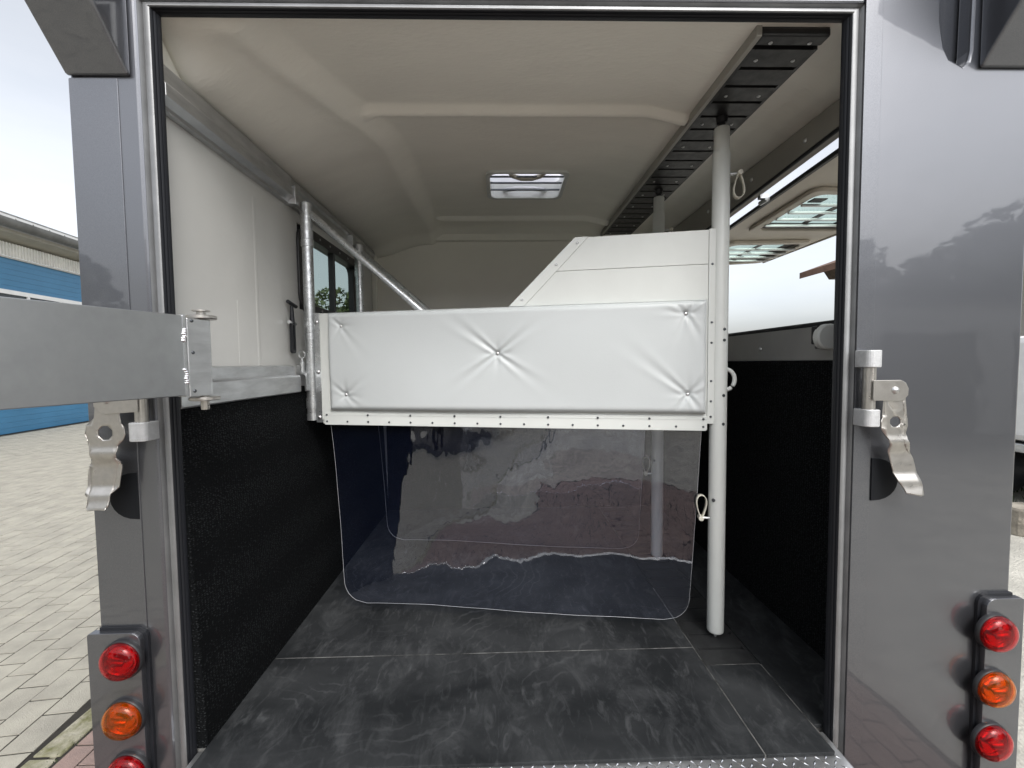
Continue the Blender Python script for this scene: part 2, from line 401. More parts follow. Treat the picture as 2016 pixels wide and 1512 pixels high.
# moss in the kerb joint
mb = MB()
for k in range(420):
    y = random.uniform(.3, 3.2); x = -1.955+random.gauss(0, .012); h = random.uniform(.006, .02); a = random.uniform(0, 6.28)
    dx, dy = math.cos(a)*.006, math.sin(a)*.006
    mb.add([(x-dx, y-dy, -.012), (x+dx, y+dy, -.012), (x+random.uniform(-.01, .01), y+random.uniform(-.01, .01), h-.01)], [(0, 1, 2)])
tag(mb.build('moss', 'grass', fix=False), 'green moss growing in the kerb joint beside the red paving', 'moss', kind='stuff')

# ------------------------------------------------------------------ blue workshop building on the left
bd = Vector((-.135, .991, 0)).normalized(); bn = Vector((bd.y, -bd.x, 0))     # bn faces the camera
b0 = Vector((-12.68, 9.72, 0))
bang = math.atan2(bd.y, bd.x)
bl = empty('workshop_building', b0, bang)      # local x runs along the front, local -y faces the yard
tag(bl, 'blue roller-door workshop with white corrugated fascia and grey roof gutter', 'building')
mb = MB().box(-14, -4.0, .0, 9, 0, 4.6).box(7.0, 20, .0, 9, 0, 4.6).box(-4.0, 7.0, .25, 9, 0, 4.6).box(-4.0, 7.0, .0, .25, 4.56, 4.6)
mb.build('wall', 'house', bl)
z = 0.0; k = 0
slat_me = proto_mesh(MB().prism([(.03, 0.0), (.03, .138), (.045, .1415), (.09, .1415), (.09, 0)], -3.98, 6.98, 'x'), 'door_slat', 'blue', False)
while z < 4.5:
    if not (2.95 < z < 3.70): inst('door_slat', slat_me, (0, .02, z+.012), bl)
    z += .1425
mb = MB().box(-3.98, 6.98, .03, .09, 2.99, 3.06).box(-3.98, 6.98, .03, .09, 3.63, 3.74)
x = -3.98
while x < 7: mb.box(x, x+.07, .032, .092, 3.06, 3.63); x += 1.0
mb.build('window_band_frame', 'white', bl)
x = -3.9
while x < 6.9:
    MB().box(x, x+.92, .07, .08, 3.07, 3.63).build('window_pane', 'darkglass', bl); x += 1.0
mb = MB(); n = 0; pts = []
x = -14.0
while x < 20:
    pts += [(x, -.02), (x+.022, -.02), (x+.034, .012), (x+.066, .012), (x+.078, -.02)]; x += .085
vs_ = [(p[0], p[1]-.02, 4.60) for p in pts]+[(p[0], p[1]-.02, 4.95) for p in pts]; n = len(pts)
mb.add(vs_, [(i, i+1, n+i+1, n+i) for i in range(n-1)]).build('corrugated_fascia', 'corr', bl, fix=False)
MB().prism([(.2, 4.95), (-.36, 5.12), (-.36, 5.2), (.2, 5.05)], -14.3, 20.3, 'x').build('soffit', 'beige', bl)
gp = [(-.36+.12*math.cos(R(a))-.10, 5.40+.20*math.sin(R(a))) for a in range(180, 361, 15)]
gp += [(p[0]*1+.0, p[1]+.012) for p in gp[::-1]]
MB().prism(gp, -14.3, 20.3, 'x').build('gutter', 'gutter', bl, smooth=True)
MB().box(-14.3, 20.3, -.5, -.485, 5.40, 5.50).build('gutter_edge', 'white', bl)
hook = proto_mesh(MB().prism([(-.02, 0), (.02, 0), (0, .035)], -.52, -.488, 'y'), 'gutter_hook', 'roof', False)
for k in range(-6, 26): inst('gutter_hook', hook, (k*.47+.17, 0, 5.43), bl)
MB().prism([(-.42, 5.50), (-.42, 5.57), (5, 7.0), (5, 6.9)], -14.4, 20.4, 'x').build('roof', 'roof', bl)

# ------------------------------------------------------------------ right side: parked white trailer, stones, grass, neighbour's roof
pt = tag(empty('parked_trailer', (6.9, 4.4, 0)), 'white box trailer parked on the far right behind the rear corner', 'trailer')
og = pt.location
MB(og).box(6.0, 7.8, 1.6, 7.4, .72, 1.95).build('body', 'white', pt, bevel=.08)
MB(og).box(5.985, 7.815, 1.55, 7.45, .60, .70).build('skirt', 'alu', pt, bevel=.01)
wh = proto_mesh(MB().lathe((0, 0, 0), [(.1, -.1), (.3, -.1), (.32, -.06), (.32, .06), (.3, .1), (.1, .1)], 'x'), 'wheel', 'rubber')
for yy in (3.9, 4.8):
    for xx in (6.2, 7.6): inst('wheel', wh, (xx-og.x, yy-og.y, .32), pt)
for k in range(3):
    x = 5.15+random.uniform(-.15, .2); y = 2.7+k*.62; ln = random.uniform(.3, .4); h = random.uniform(.12, .3)
    bm_ = MB((x, y, 0)); n = 7
    base = [(x+.2*math.cos(6.283*i/n)*random.uniform(.8, 1.1), y+ln/2*math.sin(6.283*i/n)*random.uniform(.85, 1.1)) for i in range(n)]
    o = bm_.prism(base, -.05, h, 'z').build('edging_stone', 'stone', bevel=.03); o.location = (x, y, 0)
    tag(o, ['rough edging stone lying nearest, at the far right edge', 'middle one of three rough edging stones at the far right edge', 'rough edging stone furthest away, under the parked white trailer'][k], 'stone', 'edging stones by the white trailer')
mb = MB()
for k in range(5000):
    x = random.uniform(5.4, 9.5); y = random.uniform(1.0, 8.5); h = random.uniform(.06, .2); a = random.uniform(0, 6.28); dx, dy = .008*math.cos(a), .008*math.sin(a)
    mb.add([(x-dx, y-dy, -.03), (x+dx, y+dy, -.03), (x+random.uniform(-.05, .05), y+random.uniform(-.05, .05), h)], [(0, 1, 2)])
tag(mb.build('grass_verge', 'grass', fix=False), 'rough green grass under the parked white trailer', 'grass', kind='stuff')

nb = tag(empty('neighbour_barn', (12.5, 4.6, 0)), 'brown roofed barn whose roof verge shows through the open side hatch', 'building')
og = nb.location
MB(og).box(9.6, 17, .5, 8.6, 0, 3.6).build('wall', 'house', nb)
MB(og).prism([(7.25, 3.66), (12.6, 5.5), (18, 3.66), (18, 3.80), (12.6, 5.66), (7.25, 3.80)], .2, 9.0, 'y').build('roof', 'brownroof', nb)
MB(og).prism([(7.75, 3.83), (7.9, 3.62), (10, 3.62), (10, 4.5)], 8.4, 8.9, 'y').build('eave_bracket', 'bark', nb)

# trees
def tree(loc, h, rad, label, n=2600, seed=1, trunk=.35):
    rnd = random.Random(seed)
    t = tag(empty('tree', loc), label, 'tree', None)
    tr = MB(); tr.tube([(0, 0, 0), (.05, 0, h*.3), (-.05, .05, h*.6), (0, 0, h*.85)], [rad*.09, rad*.07, rad*.045, rad*.015], 8)
    for k in range(9):
        z = h*rnd.uniform(.28, .65); a = rnd.uniform(0, 6.28); r = rad*rnd.uniform(.5, .85)
        tr.tube([(0, 0, z), (r*.5*math.cos(a), r*.5*math.sin(a), z+h*.1), (r*math.cos(a), r*math.sin(a), z+h*.16)], [rad*.035, rad*.02, rad*.008], 6)
    tr.build('trunk', 'bark', t, smooth=True)
    cl = [(rnd.uniform(-1, 1), rnd.uniform(-1, 1), rnd.uniform(-1, 1), rnd.uniform(.25, .5)) for _ in range(34)]
    cl = [(c[0], c[1], c[2], c[3]) for c in cl if c[0]**2+c[1]**2+c[2]**2 < 1]
    mb = MB()
    for k in range(n):
        c = rnd.choice(cl); d = Vector((rnd.gauss(0, 1), rnd.gauss(0, 1), rnd.gauss(0, 1))).normalized()*c[3]*rnd.uniform(.6, 1)**.5
        p = Vector((rad*(c[0]*.75+d.x), rad*(c[1]*.75+d.y), h*.62+h*.36*(c[2]*.8+d.z)))
        s_ = rad*rnd.uniform(.035, .075); a = Vector((rnd.gauss(0, 1), rnd.gauss(0, 1), rnd.gauss(0, 1))).normalized(); b = a.cross(Vector((rnd.gauss(0, 1), rnd.gauss(0, 1), 1))).normalized()
        mb.add([p-a*s_, p+b*s_*.6, p+a*s_, p-b*s_*.6], [(0, 1, 2, 3)])
    mb.build('crown', 'leaf', t, fix=False)
    return t
tree((-5.85, 17.0, 0), 5.2, 1.8, 'leafy tree seen through the tinted left side window', 9000, 3)

# what the glossy paint and the clear curtain reflect: the far side of the yard behind the photographer
hb = tag(empty('house', (1.5, -19, 0)), 'cream rendered house across the yard behind the photographer', 'house')
og = hb.location
MB(og).box(-7, 6, -24, -15, 0, 3.4).build('wall', 'house', hb)
MB(og).prism([(-24.6, 3.3), (-19.5, 6.4), (-14.4, 3.3), (-14.4, 3.5), (-19.5, 6.65), (-24.6, 3.5)], -7.5, 6.5, 'x').build('roof', 'brownroof', hb)
for x in (-5, -2, 3.4):
    wf = MB(og).box(x-.06, x+1.26, -15.0, -14.95, .95, 2.36).build('window_frame', 'white', hb)
    MB(og).box(x, x+1.2, -14.95, -14.94, 1.0, 2.3).build('pane', 'darkglass', wf)
MB(og).box(.6, 1.6, -15, -14.94, 0, 2.1).build('door', 'bark', hb)
for i, (x, y, h, r_) in enumerate([(9.2, -10.5, 5.0, 1.9), (12, -10.5, 5.0, 2.2), (15.5, -10, 6.6, 2.6), (-11, -17, 6.5, 2.6), (-16, -13, 7, 2.8)]):
    tree((x, y, 0), h, r_, ['leafy tree behind the left end of the white garage', 'leafy tree behind the middle of the white garage', 'tall leafy tree behind the right end of the white garage',
                            'leafy tree left of the cream house', 'leafy tree at the far left yard corner'][i], 7000, 20+i)

gg = tag(empty('garage', (11.5, -9, 0)), 'low white garage on the right behind the photographer', 'garage')
og = gg.location
MB(og).box(7.4, 16.5, -9.2, -8.0, 0, 2.8).build('wall', 'white', gg)
MB(og).box(7.2, 16.7, -9.4, -7.85, 2.802, 2.95).build('roof', 'roof', gg, bevel=.02)
for x in (8.4, 11.4, 14.0): MB(og).box(x, x+2.2, -7.998, -7.97, 0, 2.2).build('garage_door', 'gutter', gg)
# ================================================================== THE HORSE TRAILER
T0 = Vector((.2, 1.1, 0))
tr = tag(empty('horse_trailer', T0), 'grey metallic horse trailer with open rear doorway and white interior', 'trailer')
def tb(): return MB(T0)
XL, XR, YF, ZF, ZC = -1.02, 1.285, 2.2, .5, 2.76
screw_me = proto_mesh(MB().lathe((0, 0, 0), [(.0001, -.003), (.004, -.003), (.0065, -.001), (.0065, .001)], 'z', 12), 'screw', 'screw')
rivet_me = proto_mesh(MB().lathe((0, 0, 0), [(.0001, -.003), (.0033, -.0026), (.005, 0), (.005, .002)], 'y', 12), 'rivet', 'rivet')
rivetw_me = proto_mesh(MB().lathe((0, 0, 0), [(.0001, -.0035), (.004, -.003), (.006, 0), (.006, .002)], 'y', 12), 'rivet', 'cast')
bolt_me = proto_mesh(MB().lathe((0, 0, 0), [(.0001, -.006), (.006, -.0055), (.011, -.001), (.012, .002)], 'y', 14), 'bolt', 'screw')

# rear panels: left pillar, right panel with a notch groove, header
lp = tb().prism(rrect(-1.225, -1.028, .12, 2.95, .012), 0, .06).build('rear_panel', 'paint', tr, bevel=.01, seg=3)
tb().prism(rrect(-1.2245, -1.088, .14, 2.525, .004), -.0025, .03).build('panel_skin', 'paint', lp, bevel=.001)
nr = 1.6
groove = [(1.315, 2.95), (1.322, 2.70), (1.335, 2.628), (1.352, 2.596), (1.392, 2.575), (1.408, 2.588), (1.415, 2.62), (1.419, 2.95)]
rp_poly = [(1.09, 2.95)]+[(1.09, .12), (1.60, .12), (1.615, .14), (1.615, 2.95)]+groove[::-1]
rp = tb().prism(rp_poly, 0, .045).build('rear_panel', 'paint', tr, bevel=.008, seg=3)
tb().box(1.092, 1.613, .046, .056, .13, 2.94).build('panel_core', 'paint', rp)
tb().prism([(1.0905, 2.94), (1.0905, .14), (1.146, .14), (1.142, 2.94)], -.0022, .02).build('edge_strip', 'paint', rp, bevel=.0008)
tb().box(-1.225, 1.615, .002, .16, 2.952, 3.1).build('rear_header', 'paint', tr)
tb().box(-1.027, 1.089, .0, .0245, 2.752, 2.951).build('rear_header', 'paint', tr, bevel=.006)
# corner mouldings that swell outwards at the top of both pillars
for (x0, x1, zb, kk) in ((-1.227, -1.05, 2.528, 1.2), (1.44, 1.62, 2.565, 1.2)):
    tb().prism([(.0, zb), (-.012, zb+.004), (-.36, zb+.43), (-.36, zb+.6), (.0, zb+.6)], x0, x1, 'x').build('corner_moulding', 'paint', tr, bevel=.012, seg=3)

# door jamb (aluminium) and rubber seal round the opening
def opening_strip(prof, name, m, par, bev=.001):
    # prof: list of (inset from edge line outward->inward, y) in cross-section; swept left, top, right
    mb = tb()
    n = len(prof)
    def row(xl, z): return None
    L_ = [(-1.028+q, yy) for q, yy in prof]; T_ = [(2.752-q*.75, yy) for q, yy in prof]; R_ = [(1.09-q, yy) for q, yy in prof]
    vs_ = []
    for i in range(n):
        vs_ += [(L_[i][0], L_[i][1], .2), (L_[i][0], L_[i][1], T_[i][0]), (R_[i][0], R_[i][1], T_[i][0]), (R_[i][0], R_[i][1], .2)]
    fs = []
    for i in range(n):
        j = (i+1) % n
        for k in range(3): fs.append((i*4+k, j*4+k, j*4+k+1, i*4+k+1))
    fs += [tuple(i*4 for i in range(n)), tuple(i*4+3 for i in range(n))]
    return mb.add(vs_, fs).build(name, m, par, smooth=True)
opening_strip([(0, .004), (.007, .016), (.012, .016), (.015, .006), (.020, .003), (.029, .003), (.033, .006), (.034, .012), (.034, .0235), (0, .0235)], 'door_jamb', 'jamb', tr)
opening_strip([(.0345, .008), (.037, .003), (.040, .008), (.0405, .012), (.0435, .007), (.047, .012), (.0475, .016), (.0495, .012), (.052, .017), (.052, .024), (.0345, .024)], 'rubber_seal', 'rubber', tr)

# sill with tread plate
sill = tb().prism([(-.972, .40), (1.036, .40), (1.036, .488), (-.972, .488)], -.13, .022, 'y').build('door_sill', 'alu', tr, bevel=.006)
mb = tb()
for i in range(-30, 34):
    for j in range(4):
        x = i*.032+.016*(j % 2); y = -.122+j*.018; a = R(45 if (i+j) % 2 else -45); c, s_ = math.cos(a), math.sin(a)
        if not -.95 < x < 1.015: continue
        q = [(-.012, 0), (0, -.003), (.012, 0), (0, .003)]
        mb.add([(x+u*c-v*s_, y+u*s_+v*c, .4885) for u, v in q]+[(x, y, .4905)], [(0, 1, 4), (1, 2, 4), (2, 3, 4), (3, 0, 4)])
o = mb.build('tread_pattern', 'chrome', sill, fix=False); o['kind'] = 'stuff'
tb().box(-1.2, 1.6, .17, .22, .1, .395).build('rear_crossmember', 'blackm', tr)

# lamp panels and lamps
ref_r = MB(); 
for (x0, x1, zt, cx, zs, rr) in ((-1.246, -1.092, .905, -1.14, (.829, .647, .48), (0, 0, .03, .0)), (1.512, 1.632, .945, 1.534, (.842, .663, .488), (0, 0, 0, .03))):
    gx0, gx1 = (x0, x1+.011) if x0 < 0 else (x0-.011, x1)
    gk = tb().prism(rrect(max(gx0, -1.223), min(gx1, 1.613), .1, zt+.010, (.001, .001, .035 if x0 < 0 else .001, .035 if x0 > 0 else .001)), -.010, .012).build('lamp_panel_gasket', 'rubber', tr, bevel=.004)
    lpn = tb().prism(rrect(x0, x1, .1, zt, (.001, .001, .03 if x0 < 0 else .008, .03 if x0 > 0 else .008)), -.026, -.004).build('lamp_panel', 'paint', tr, bevel=.006, seg=3)
    for i, zc in enumerate(zs):
        amber = (i == 1)
        cxx = cx+(0 if x0 > 0 else -.003*(i == 1))
        lb_ = tb().lathe((cxx, -.026, zc), [(.02, .0), (.060, .0), (.060, -.008), (.057, -.012), (.052, -.012), (.05, -.003), (.02, -.003)], 'y', 40).build('tail_lamp', 'blackp', tr, smooth=True)
        lb_['label'] = 'round amber indicator lamp' if amber else 'round red tail lamp'
        lz = -.026-.008
        prof = [(.0555, 0), (.0555, -.006), (.054, -.015), (.049, -.022), (.040, -.0275), (.026, -.0315), (.012, -.0335), (.0005, -.034)]
        inner = [(r_*.94, h+.004) for r_, h in prof[::-1]]
        tb().lathe((cxx, lz, zc), prof+inner+[(.052, .003)], 'y', 40).build('lens', 'amber' if amber else 'red', lb_, smooth=True)
        mbr = tb(); n = 40
        rings = [(.050, lz+.0), (.046, lz-.006), (.040, lz+.006), (.034, lz-.002), (.024, lz+.012), (.012, lz+.006), (.0005, lz+.006)]
        vs_ = [(cxx+r_*math.cos(6.2832*k/n+i_*.4), yy+.003*math.sin(3*6.2832*k/n+i_*1.3), zc+r_*math.sin(6.2832*k/n+i_*.4)) for i_, (r_, yy) in enumerate(rings) for k in range(n)]
        fs = [(a*n+k, a*n+(k+1) % n, (a+1)*n+(k+1) % n, (a+1)*n+k) for a in range(len(rings)-1) for k in range(n)]
        mbr.add(vs_, fs).build('reflector', 'amberref' if amber else 'redref', lb_, smooth=False)
        s_ = -1 if x0 > 0 else 1
        tb().tube([(cxx+.012*s_, lz-.008, zc-.005), (cxx-.012*s_, lz-.016, zc+.004), (cxx-.03*s_, lz-.010, zc+.009)], [.009, .009, .004], 10).build('bulb', 'amberref' if amber else 'redref', lb_, smooth=True)

# black D-shaped cut-outs and over-centre latches on the pillars
def dcut(xs, zt, zb, w_, sgn):
    pts = [(xs, zb), (xs, zt)]
    for k in range(1, 13):
        a = math.pi*k/13; pts.append((xs+sgn*w_*math.sin(a)**.8, (zt+zb)/2+(zt-zb)/2*math.cos(a)))
    tb().prism(pts, -.0045, .01).build('latch_pocket', 'blackm', tr, bevel=.001)
dcut(-1.0915, 1.385, 1.243, .085, -1); dcut(1.1485, 1.392, 1.258, .085, 1)

def latch(outline, ymap, hole, name):
    # flat plate outline (x,z) triangulated via grid slices so that it can bend in y
    bm = bmesh.new()
    vs_ = [bm.verts.new((x, 0, z)) for x, z in outline]
    f = bm.faces.new(vs_)
    bmesh.ops.triangulate(bm, faces=[f])
    zs = [1.285+.007*k for k in range(46)]
    for zc in zs:
        bmesh.ops.bisect_plane(bm, geom=bm.verts[:]+bm.edges[:]+bm.faces[:], plane_co=(0, 0, zc), plane_no=(0, 0, 1))
    if hole:
        hx, hz, hw, hh = hole
        for (co, no) in (((hx-hw, 0, 0), (1, 0, 0)), ((hx+hw, 0, 0), (1, 0, 0)), ((0, 0, hz-hh), (0, 0, 1)), ((0, 0, hz+hh), (0, 0, 1)),
                         ((hx-hw, 0, hz+hh*.4), (.7, 0, -.7)), ((hx+hw, 0, hz+hh*.4), (.7, 0, .7)), ((hx-hw, 0, hz-hh*.4), (.7, 0, .7)), ((hx+hw, 0, hz-hh*.4), (.7, 0, -.7))):
            bmesh.ops.bisect_plane(bm, geom=bm.verts[:]+bm.edges[:]+bm.faces[:], plane_co=co, plane_no=no)
        kill = []
        for f in bm.faces:
            c = f.calc_center_median(); u = abs(c.x-hx)/hw; v = abs(c.z-hz)/hh
            if u < 1 and v < 1 and (c.x-hx)/hw*0 == 0 and (u*hw+v*hh) < (hw+.4*hh): kill.append(f)
        bmesh.ops.delete(bm, geom=kill, context='FACES')
    ym = sorted(ymap)
    for v in bm.verts:
        z = v.co.z; yv = ym[0][1] if z <= ym[0][0] else ym[-1][1]
        for (za, ya), (zb, yb) in zip(ym, ym[1:]):
            if za <= z <= zb: tt = (z-za)/(zb-za); yv = ya+(yb-ya)*tt*tt*(3-2*tt)
        v.co.y = yv
        v.co -= T0
    me = bpy.data.meshes.new(name); bm.to_mesh(me); bm.free(); me.materials.append(M['stainless'])
    o = bpy.data.objects.new(name, me); COL.objects.link(o); o.parent = tr
    so = o.modifiers.new('thick', 'SOLIDIFY'); so.thickness = .0035; so.offset = 0
    me.polygons.foreach_set('use_smooth', [True]*len(me.polygons)); me.set_sharp_from_angle(angle=R(45))
    return o
def hinge(xc, ztop, zbot, cw, ch, sgn):
    pin = tb().tube([(xc, -.03, zbot+.01), (xc, -.03, ztop-.01)], .0165, 20).build('latch_pin', 'stainless', tr, smooth=True)
    for zc in (ztop, zbot):
        tb().prism(rrect(xc-cw, xc+cw, -.056, -.002, (.018, .018, .002, .002)), zc-ch, zc+ch, 'z').build('pin_socket', 'cast', pin, bevel=.003)
    return pin
# right latch
pin = hinge(1.109, 1.701, 1.523, .0235, .0255, 1)
tb().prism([(1.102, 1.637), (1.185, 1.637), (1.2, 1.629), (1.209, 1.612), (1.208, 1.592), (1.196, 1.578), (1.18, 1.574), (1.102, 1.577)], -.054, -.050).build('latch_plate', 'stainless', pin, bevel=.001)
inst('bolt', bolt_me, Vector((1.168, -.0545, 1.607))-T0, pin)
latch([(1.140, 1.60), (1.203, 1.60), (1.200, 1.572), (1.200, 1.55), (1.205, 1.535), (1.213, 1.522), (1.215, 1.50), (1.211, 1.483), (1.198, 1.462), (1.203, 1.445), (1.215, 1.43),
       (1.237, 1.412), (1.244, 1.398), (1.262, 1.318), (1.259, 1.291), (1.25, 1.288), (1.208, 1.297), (1.203, 1.312), (1.19, 1.33), (1.184, 1.35), (1.170, 1.412), (1.170, 1.425), (1.178, 1.43), (1.158, 1.455), (1.135, 1.49), (1.133, 1.515), (1.144, 1.535)],
      [(1.28, -.062), (1.325, -.052), (1.36, -.040), (1.415, -.037), (1.45, -.052), (1.475, -.047), (1.62, -.047)], (1.176, 1.512, .016, .016), 'latch_lever')
# left latch
pin = hinge(-1.047, 1.701, 1.513, .0265, .027, -1)
tb().prism([(-1.038, 1.637), (-1.135, 1.637), (-1.152, 1.627), (-1.162, 1.610), (-1.160, 1.588), (-1.146, 1.571), (-1.13, 1.566), (-1.038, 1.572)], -.054, -.050).build('latch_plate', 'stainless', pin, bevel=.001)
inst('bolt', bolt_me, Vector((-1.125, -.0545, 1.607))-T0, pin)
latch([(-1.160, 1.60), (-1.098, 1.60), (-1.099, 1.558), (-1.092, 1.540), (-1.083, 1.527), (-1.081, 1.508), (-1.088, 1.490), (-1.104, 1.475), (-1.110, 1.455), (-1.112, 1.44), (-1.104, 1.425), (-1.104, 1.41),
       (-1.112, 1.352), (-1.130, 1.335), (-1.132, 1.30), (-1.140, 1.292), (-1.187, 1.290), (-1.192, 1.298), (-1.192, 1.325), (-1.202, 1.335), (-1.199, 1.40), (-1.195, 1.418), (-1.178, 1.436), (-1.174, 1.47), (-1.186, 1.487), (-1.194, 1.51), (-1.188, 1.535), (-1.166, 1.555)],
      [(1.28, -.062), (1.325, -.052), (1.36, -.040), (1.415, -.037), (1.45, -.052), (1.475, -.047), (1.62, -.047)], (-1.137, 1.512, .020, .020), 'latch_lever')

# outer side skins below the side window and below the side hatch
tb().box(-1.215, -1.070, .0605, 2.3, .30, 1.90).build('body_side', 'paint', tr, bevel=.02)
tb().box(1.340, 1.605, .0605, 2.3, .30, 1.78).build('body_side', 'paint', tr, bevel=.02)
# ---------------- floor and mats
fl = tb().box(-1.02, 1.32, .031, 2.3, .42, .488).build('floor', 'dust', tr)
def fmat(x0, x1, y0, y1, z1=.5):
    tb().prism(rrect(x0, x1, y0, y1, .003, 1), .4885, z1, 'z').build('floor_mat', 'floormat', fl, bevel=.0015)
fmat(-.945, .7875, -.066, .423); fmat(-.945, .7875, .4275, 2.19)
fmat(.7925, 1.008, -.066, .318); fmat(1.0125, 1.278, .033, 2.19)
for (x0, x1, y0, y1) in ((-.945, .7875, .4233, .4272), (.7878, .7922, -.066, .9), (1.0083, 1.0122, -.03, .318), (.7925, 1.008, .3183, .3215)):
    tb().box(x0, x1, y0, y1, .4885, .4993).build('mat_joint', 'dust', fl)
# slotted channel: bars with open slots over a dark void, used for floor and ceiling
def slotted(name, x0, x1, ys, pitch, n, zt, zb, up_, m, screws):
    par = tb().box(x0-.0, x1+.0, ys, ys+pitch*n, min(zb, zb+(-.004 if up_ else .004)), max(zb, zb+(-.004 if up_ else .004))).build(name, 'blackm', tr)
    lo, hi = min(zt, zb), max(zt, zb)
    for xa, xb in ((x0, x0+.012), (x1-.012, x1)):
        tb().box(xa, xb, ys, ys+pitch*n, lo, hi).build('side_rail', m, par)
    bar = proto_mesh(MB().prism(rrect(x0+.0125, x1-.0125, 0, pitch-.015, .004, 2), lo, hi, 'z'), 'track_bar', m, False)
    for k in range(n):
        yy = ys+pitch*k+.002
        inst('track_bar', bar, (-T0.x, yy-T0.y, -T0.z), par)
        if screws and k % 2 == 0:
            for xx in (x0+.045, x1-.045):
                inst('screw', screw_me, Vector((xx, yy+.05, zt))-T0, par)
    return par
M['track2'] = mat('floor_track_rubber', (.020, .021, .022), .6, nscale=25, namt=.4)
ft = slotted('floor_track', .7935, 1.0075, .322, .0965, 19, .5005, .489, True, 'track2', False)
ct = slotted('ceiling_track', .816, 1.032, .1143, .0953, 21, 2.70, 2.722, False, 'track', True)
tb().prism([(.816, 2.7265), (1.032, 2.7265), (1.032, 2.742), (.816, 2.742)], .0625, 2.19, 'y').build('track_backing', 'blackp', ct)
tb().box(.816, 1.032, .0565, .1015, 2.700, 2.726).build('end_cap', 'track', ct, bevel=.006)
for xx in (.861, .987): inst('screw', screw_me, Vector((xx, .088, 2.70))-T0, ct)
tb().box(.798, .8155, .056, 2.19, 2.698, 2.735).build('track_lip', 'dark_beam', ct, bevel=.002)

# ---------------- ceiling shell as a moulded sheet with a hole for the roof vent
VX0, VX1, VY0, VY1 = -.065, .382, 1.126, 1.497
def sst(a, b, x):
    t = max(0, min(1, (x-a)/(b-a))); return t*t*(3-2*t)
def czed(x, y):
    # left cove, waisted: wide at the rear, narrow in the middle
    e = -.74+.265*sst(0, .85, y)
    zl = 2.600+.125*(1-sst(.02, .20, y))
    zv = 2.705
    z = zl+(max(zv, zl)-zl)*sst(-1.02, e-.10, x)+(2.762-max(zv, zl))*sst(e-.075, e+.045, x)
    z -= .032*sst(.60, .79, x)
    z -= (.055-.045*(1-sst(.02, .3, y)))*sst(1.06, 1.29, x)
    z += .010*math.exp(-((x-1.15)/.04)**2)
    for (yr, xa, xb, am) in ((.553, -.55, .80, .030), (1.885, -.45, .80, .030)):
        q = sst(xa-.03, xa+.02, x)*(1-sst(xb-.01, xb+.02, x))
        z -= am*q*max(0, 1-((y-yr)/.030)**2)**.7 if abs(y-yr) < .030 else 0
    z -= .09*sst(1.99, 2.2, y)*(1-sst(-.56, -.46, x))*0 + .05*sst(2.05, 2.2, y)
    return z
xs = [XL+(VX0-XL)*i/64 for i in range(65)]+[VX0+(VX1-VX0)*i/18 for i in range(1, 19)]+[VX1+(1.29-VX1)*i/60 for i in range(1, 61)]
ys = sorted(set([round(.02+(VY0-.02)*i/90, 5) for i in range(91)]+[VY0]+[round(VY0+(VY1-VY0)*i/16, 5) for i in range(17)]+[round(VY1+(YF-VY1)*i/64, 5) for i in range(65)]))
mb = tb(); nx = len(xs)
mb.add([(x, y, czed(x, y)) for y in ys for x in xs], [(j*nx+i, j*nx+i+1, (j+1)*nx+i+1, (j+1)*nx+i) for j in range(len(ys)-1) for i in range(nx-1)
       if not (VX0-1e-4 < (xs[i]+xs[i+1])/2 < VX1 and VY0 < (ys[j]+ys[j+1])/2 < VY1)])
ce = mb.build('ceiling', 'grp', tr, smooth=True)
so = ce.modifiers.new('thick', 'SOLIDIFY'); so.thickness = .03; so.offset = 1
# make sure it thickens upwards
if ce.data.polygons[0].normal.z < 0: so.offset = -1
tb().box(-1.065, -1.021, .06, 2.24, 2.60, 2.80).build('roof_edge', 'paint', tr); tb().box(1.291, 1.335, .02, 2.24, 2.655, 2.80).build('roof_edge', 'paint', tr)
tb().box(-1.027, 1.089, .025, .055, 2.735, 2.95).build('header_lining', 'grp', tr)

# roof vent
rv_ = tb()
ring_frame(rv_, rrect(VX0-.012, VX1+.012, VY0-.012, VY1+.012, .05), rrect(VX0+.012, VX1-.012, VY0+.012, VY1-.012, .045), lambda u, v: (u, v, 2.748), lambda u, v: (u, v, 2.765))
vent = rv_.build('roof_vent', 'powder', tr, bevel=.003)
rv2 = tb(); ring_frame(rv2, rrect(VX0-.002, VX1+.002, VY0-.002, VY1+.002, .05), rrect(VX0+.006, VX1-.006, VY0+.006, VY1-.006, .045), lambda u, v: (u, v, 2.7655), lambda u, v: (u, v, 2.85))
rv2.build('vent_shaft', 'powder', vent)
dm = tb(); ol = rrect(VX0-.01, VX1+.01, VY0-.01, VY1+.01, .05); cxv, cyv = (VX0+VX1)/2, (VY0+VY1)/2
vs_ = []; n = len(ol)
for s_, zz in ((1, 2.852), (.97, 2.875), (.90, 2.888), (.5, 2.892)): vs_ += [(cxv+(x-cxv)*s_, cyv+(y-cyv)*s_, zz) for x, y in ol]
fs = [(a*n+k, a*n+(k+1) % n, (a+1)*n+(k+1) % n, (a+1)*n+k) for a in range(3) for k in range(n)]+[tuple(range(3*n, 4*n))]
dm.add(vs_, fs).build('vent_dome', 'dome', vent, smooth=True)
for yy in (1.215, 1.30, 1.40): tb().box(VX0+.008, VX1-.008, yy-.005, yy+.005, 2.764, 2.772).build('vent_bar', 'rivet', vent)
hp = [(cxv-.11, VY0+.02, 2.775), (cxv-.08, VY0+.085, 2.77), (cxv-.03, VY0+.115, 2.768), (cxv+.03, VY0+.115, 2.768), (cxv+.08, VY0+.085, 2.77), (cxv+.11, VY0+.02, 2.775)]
tb().tube(hp, .013, 10).build('vent_handle', 'beige', vent, smooth=True)
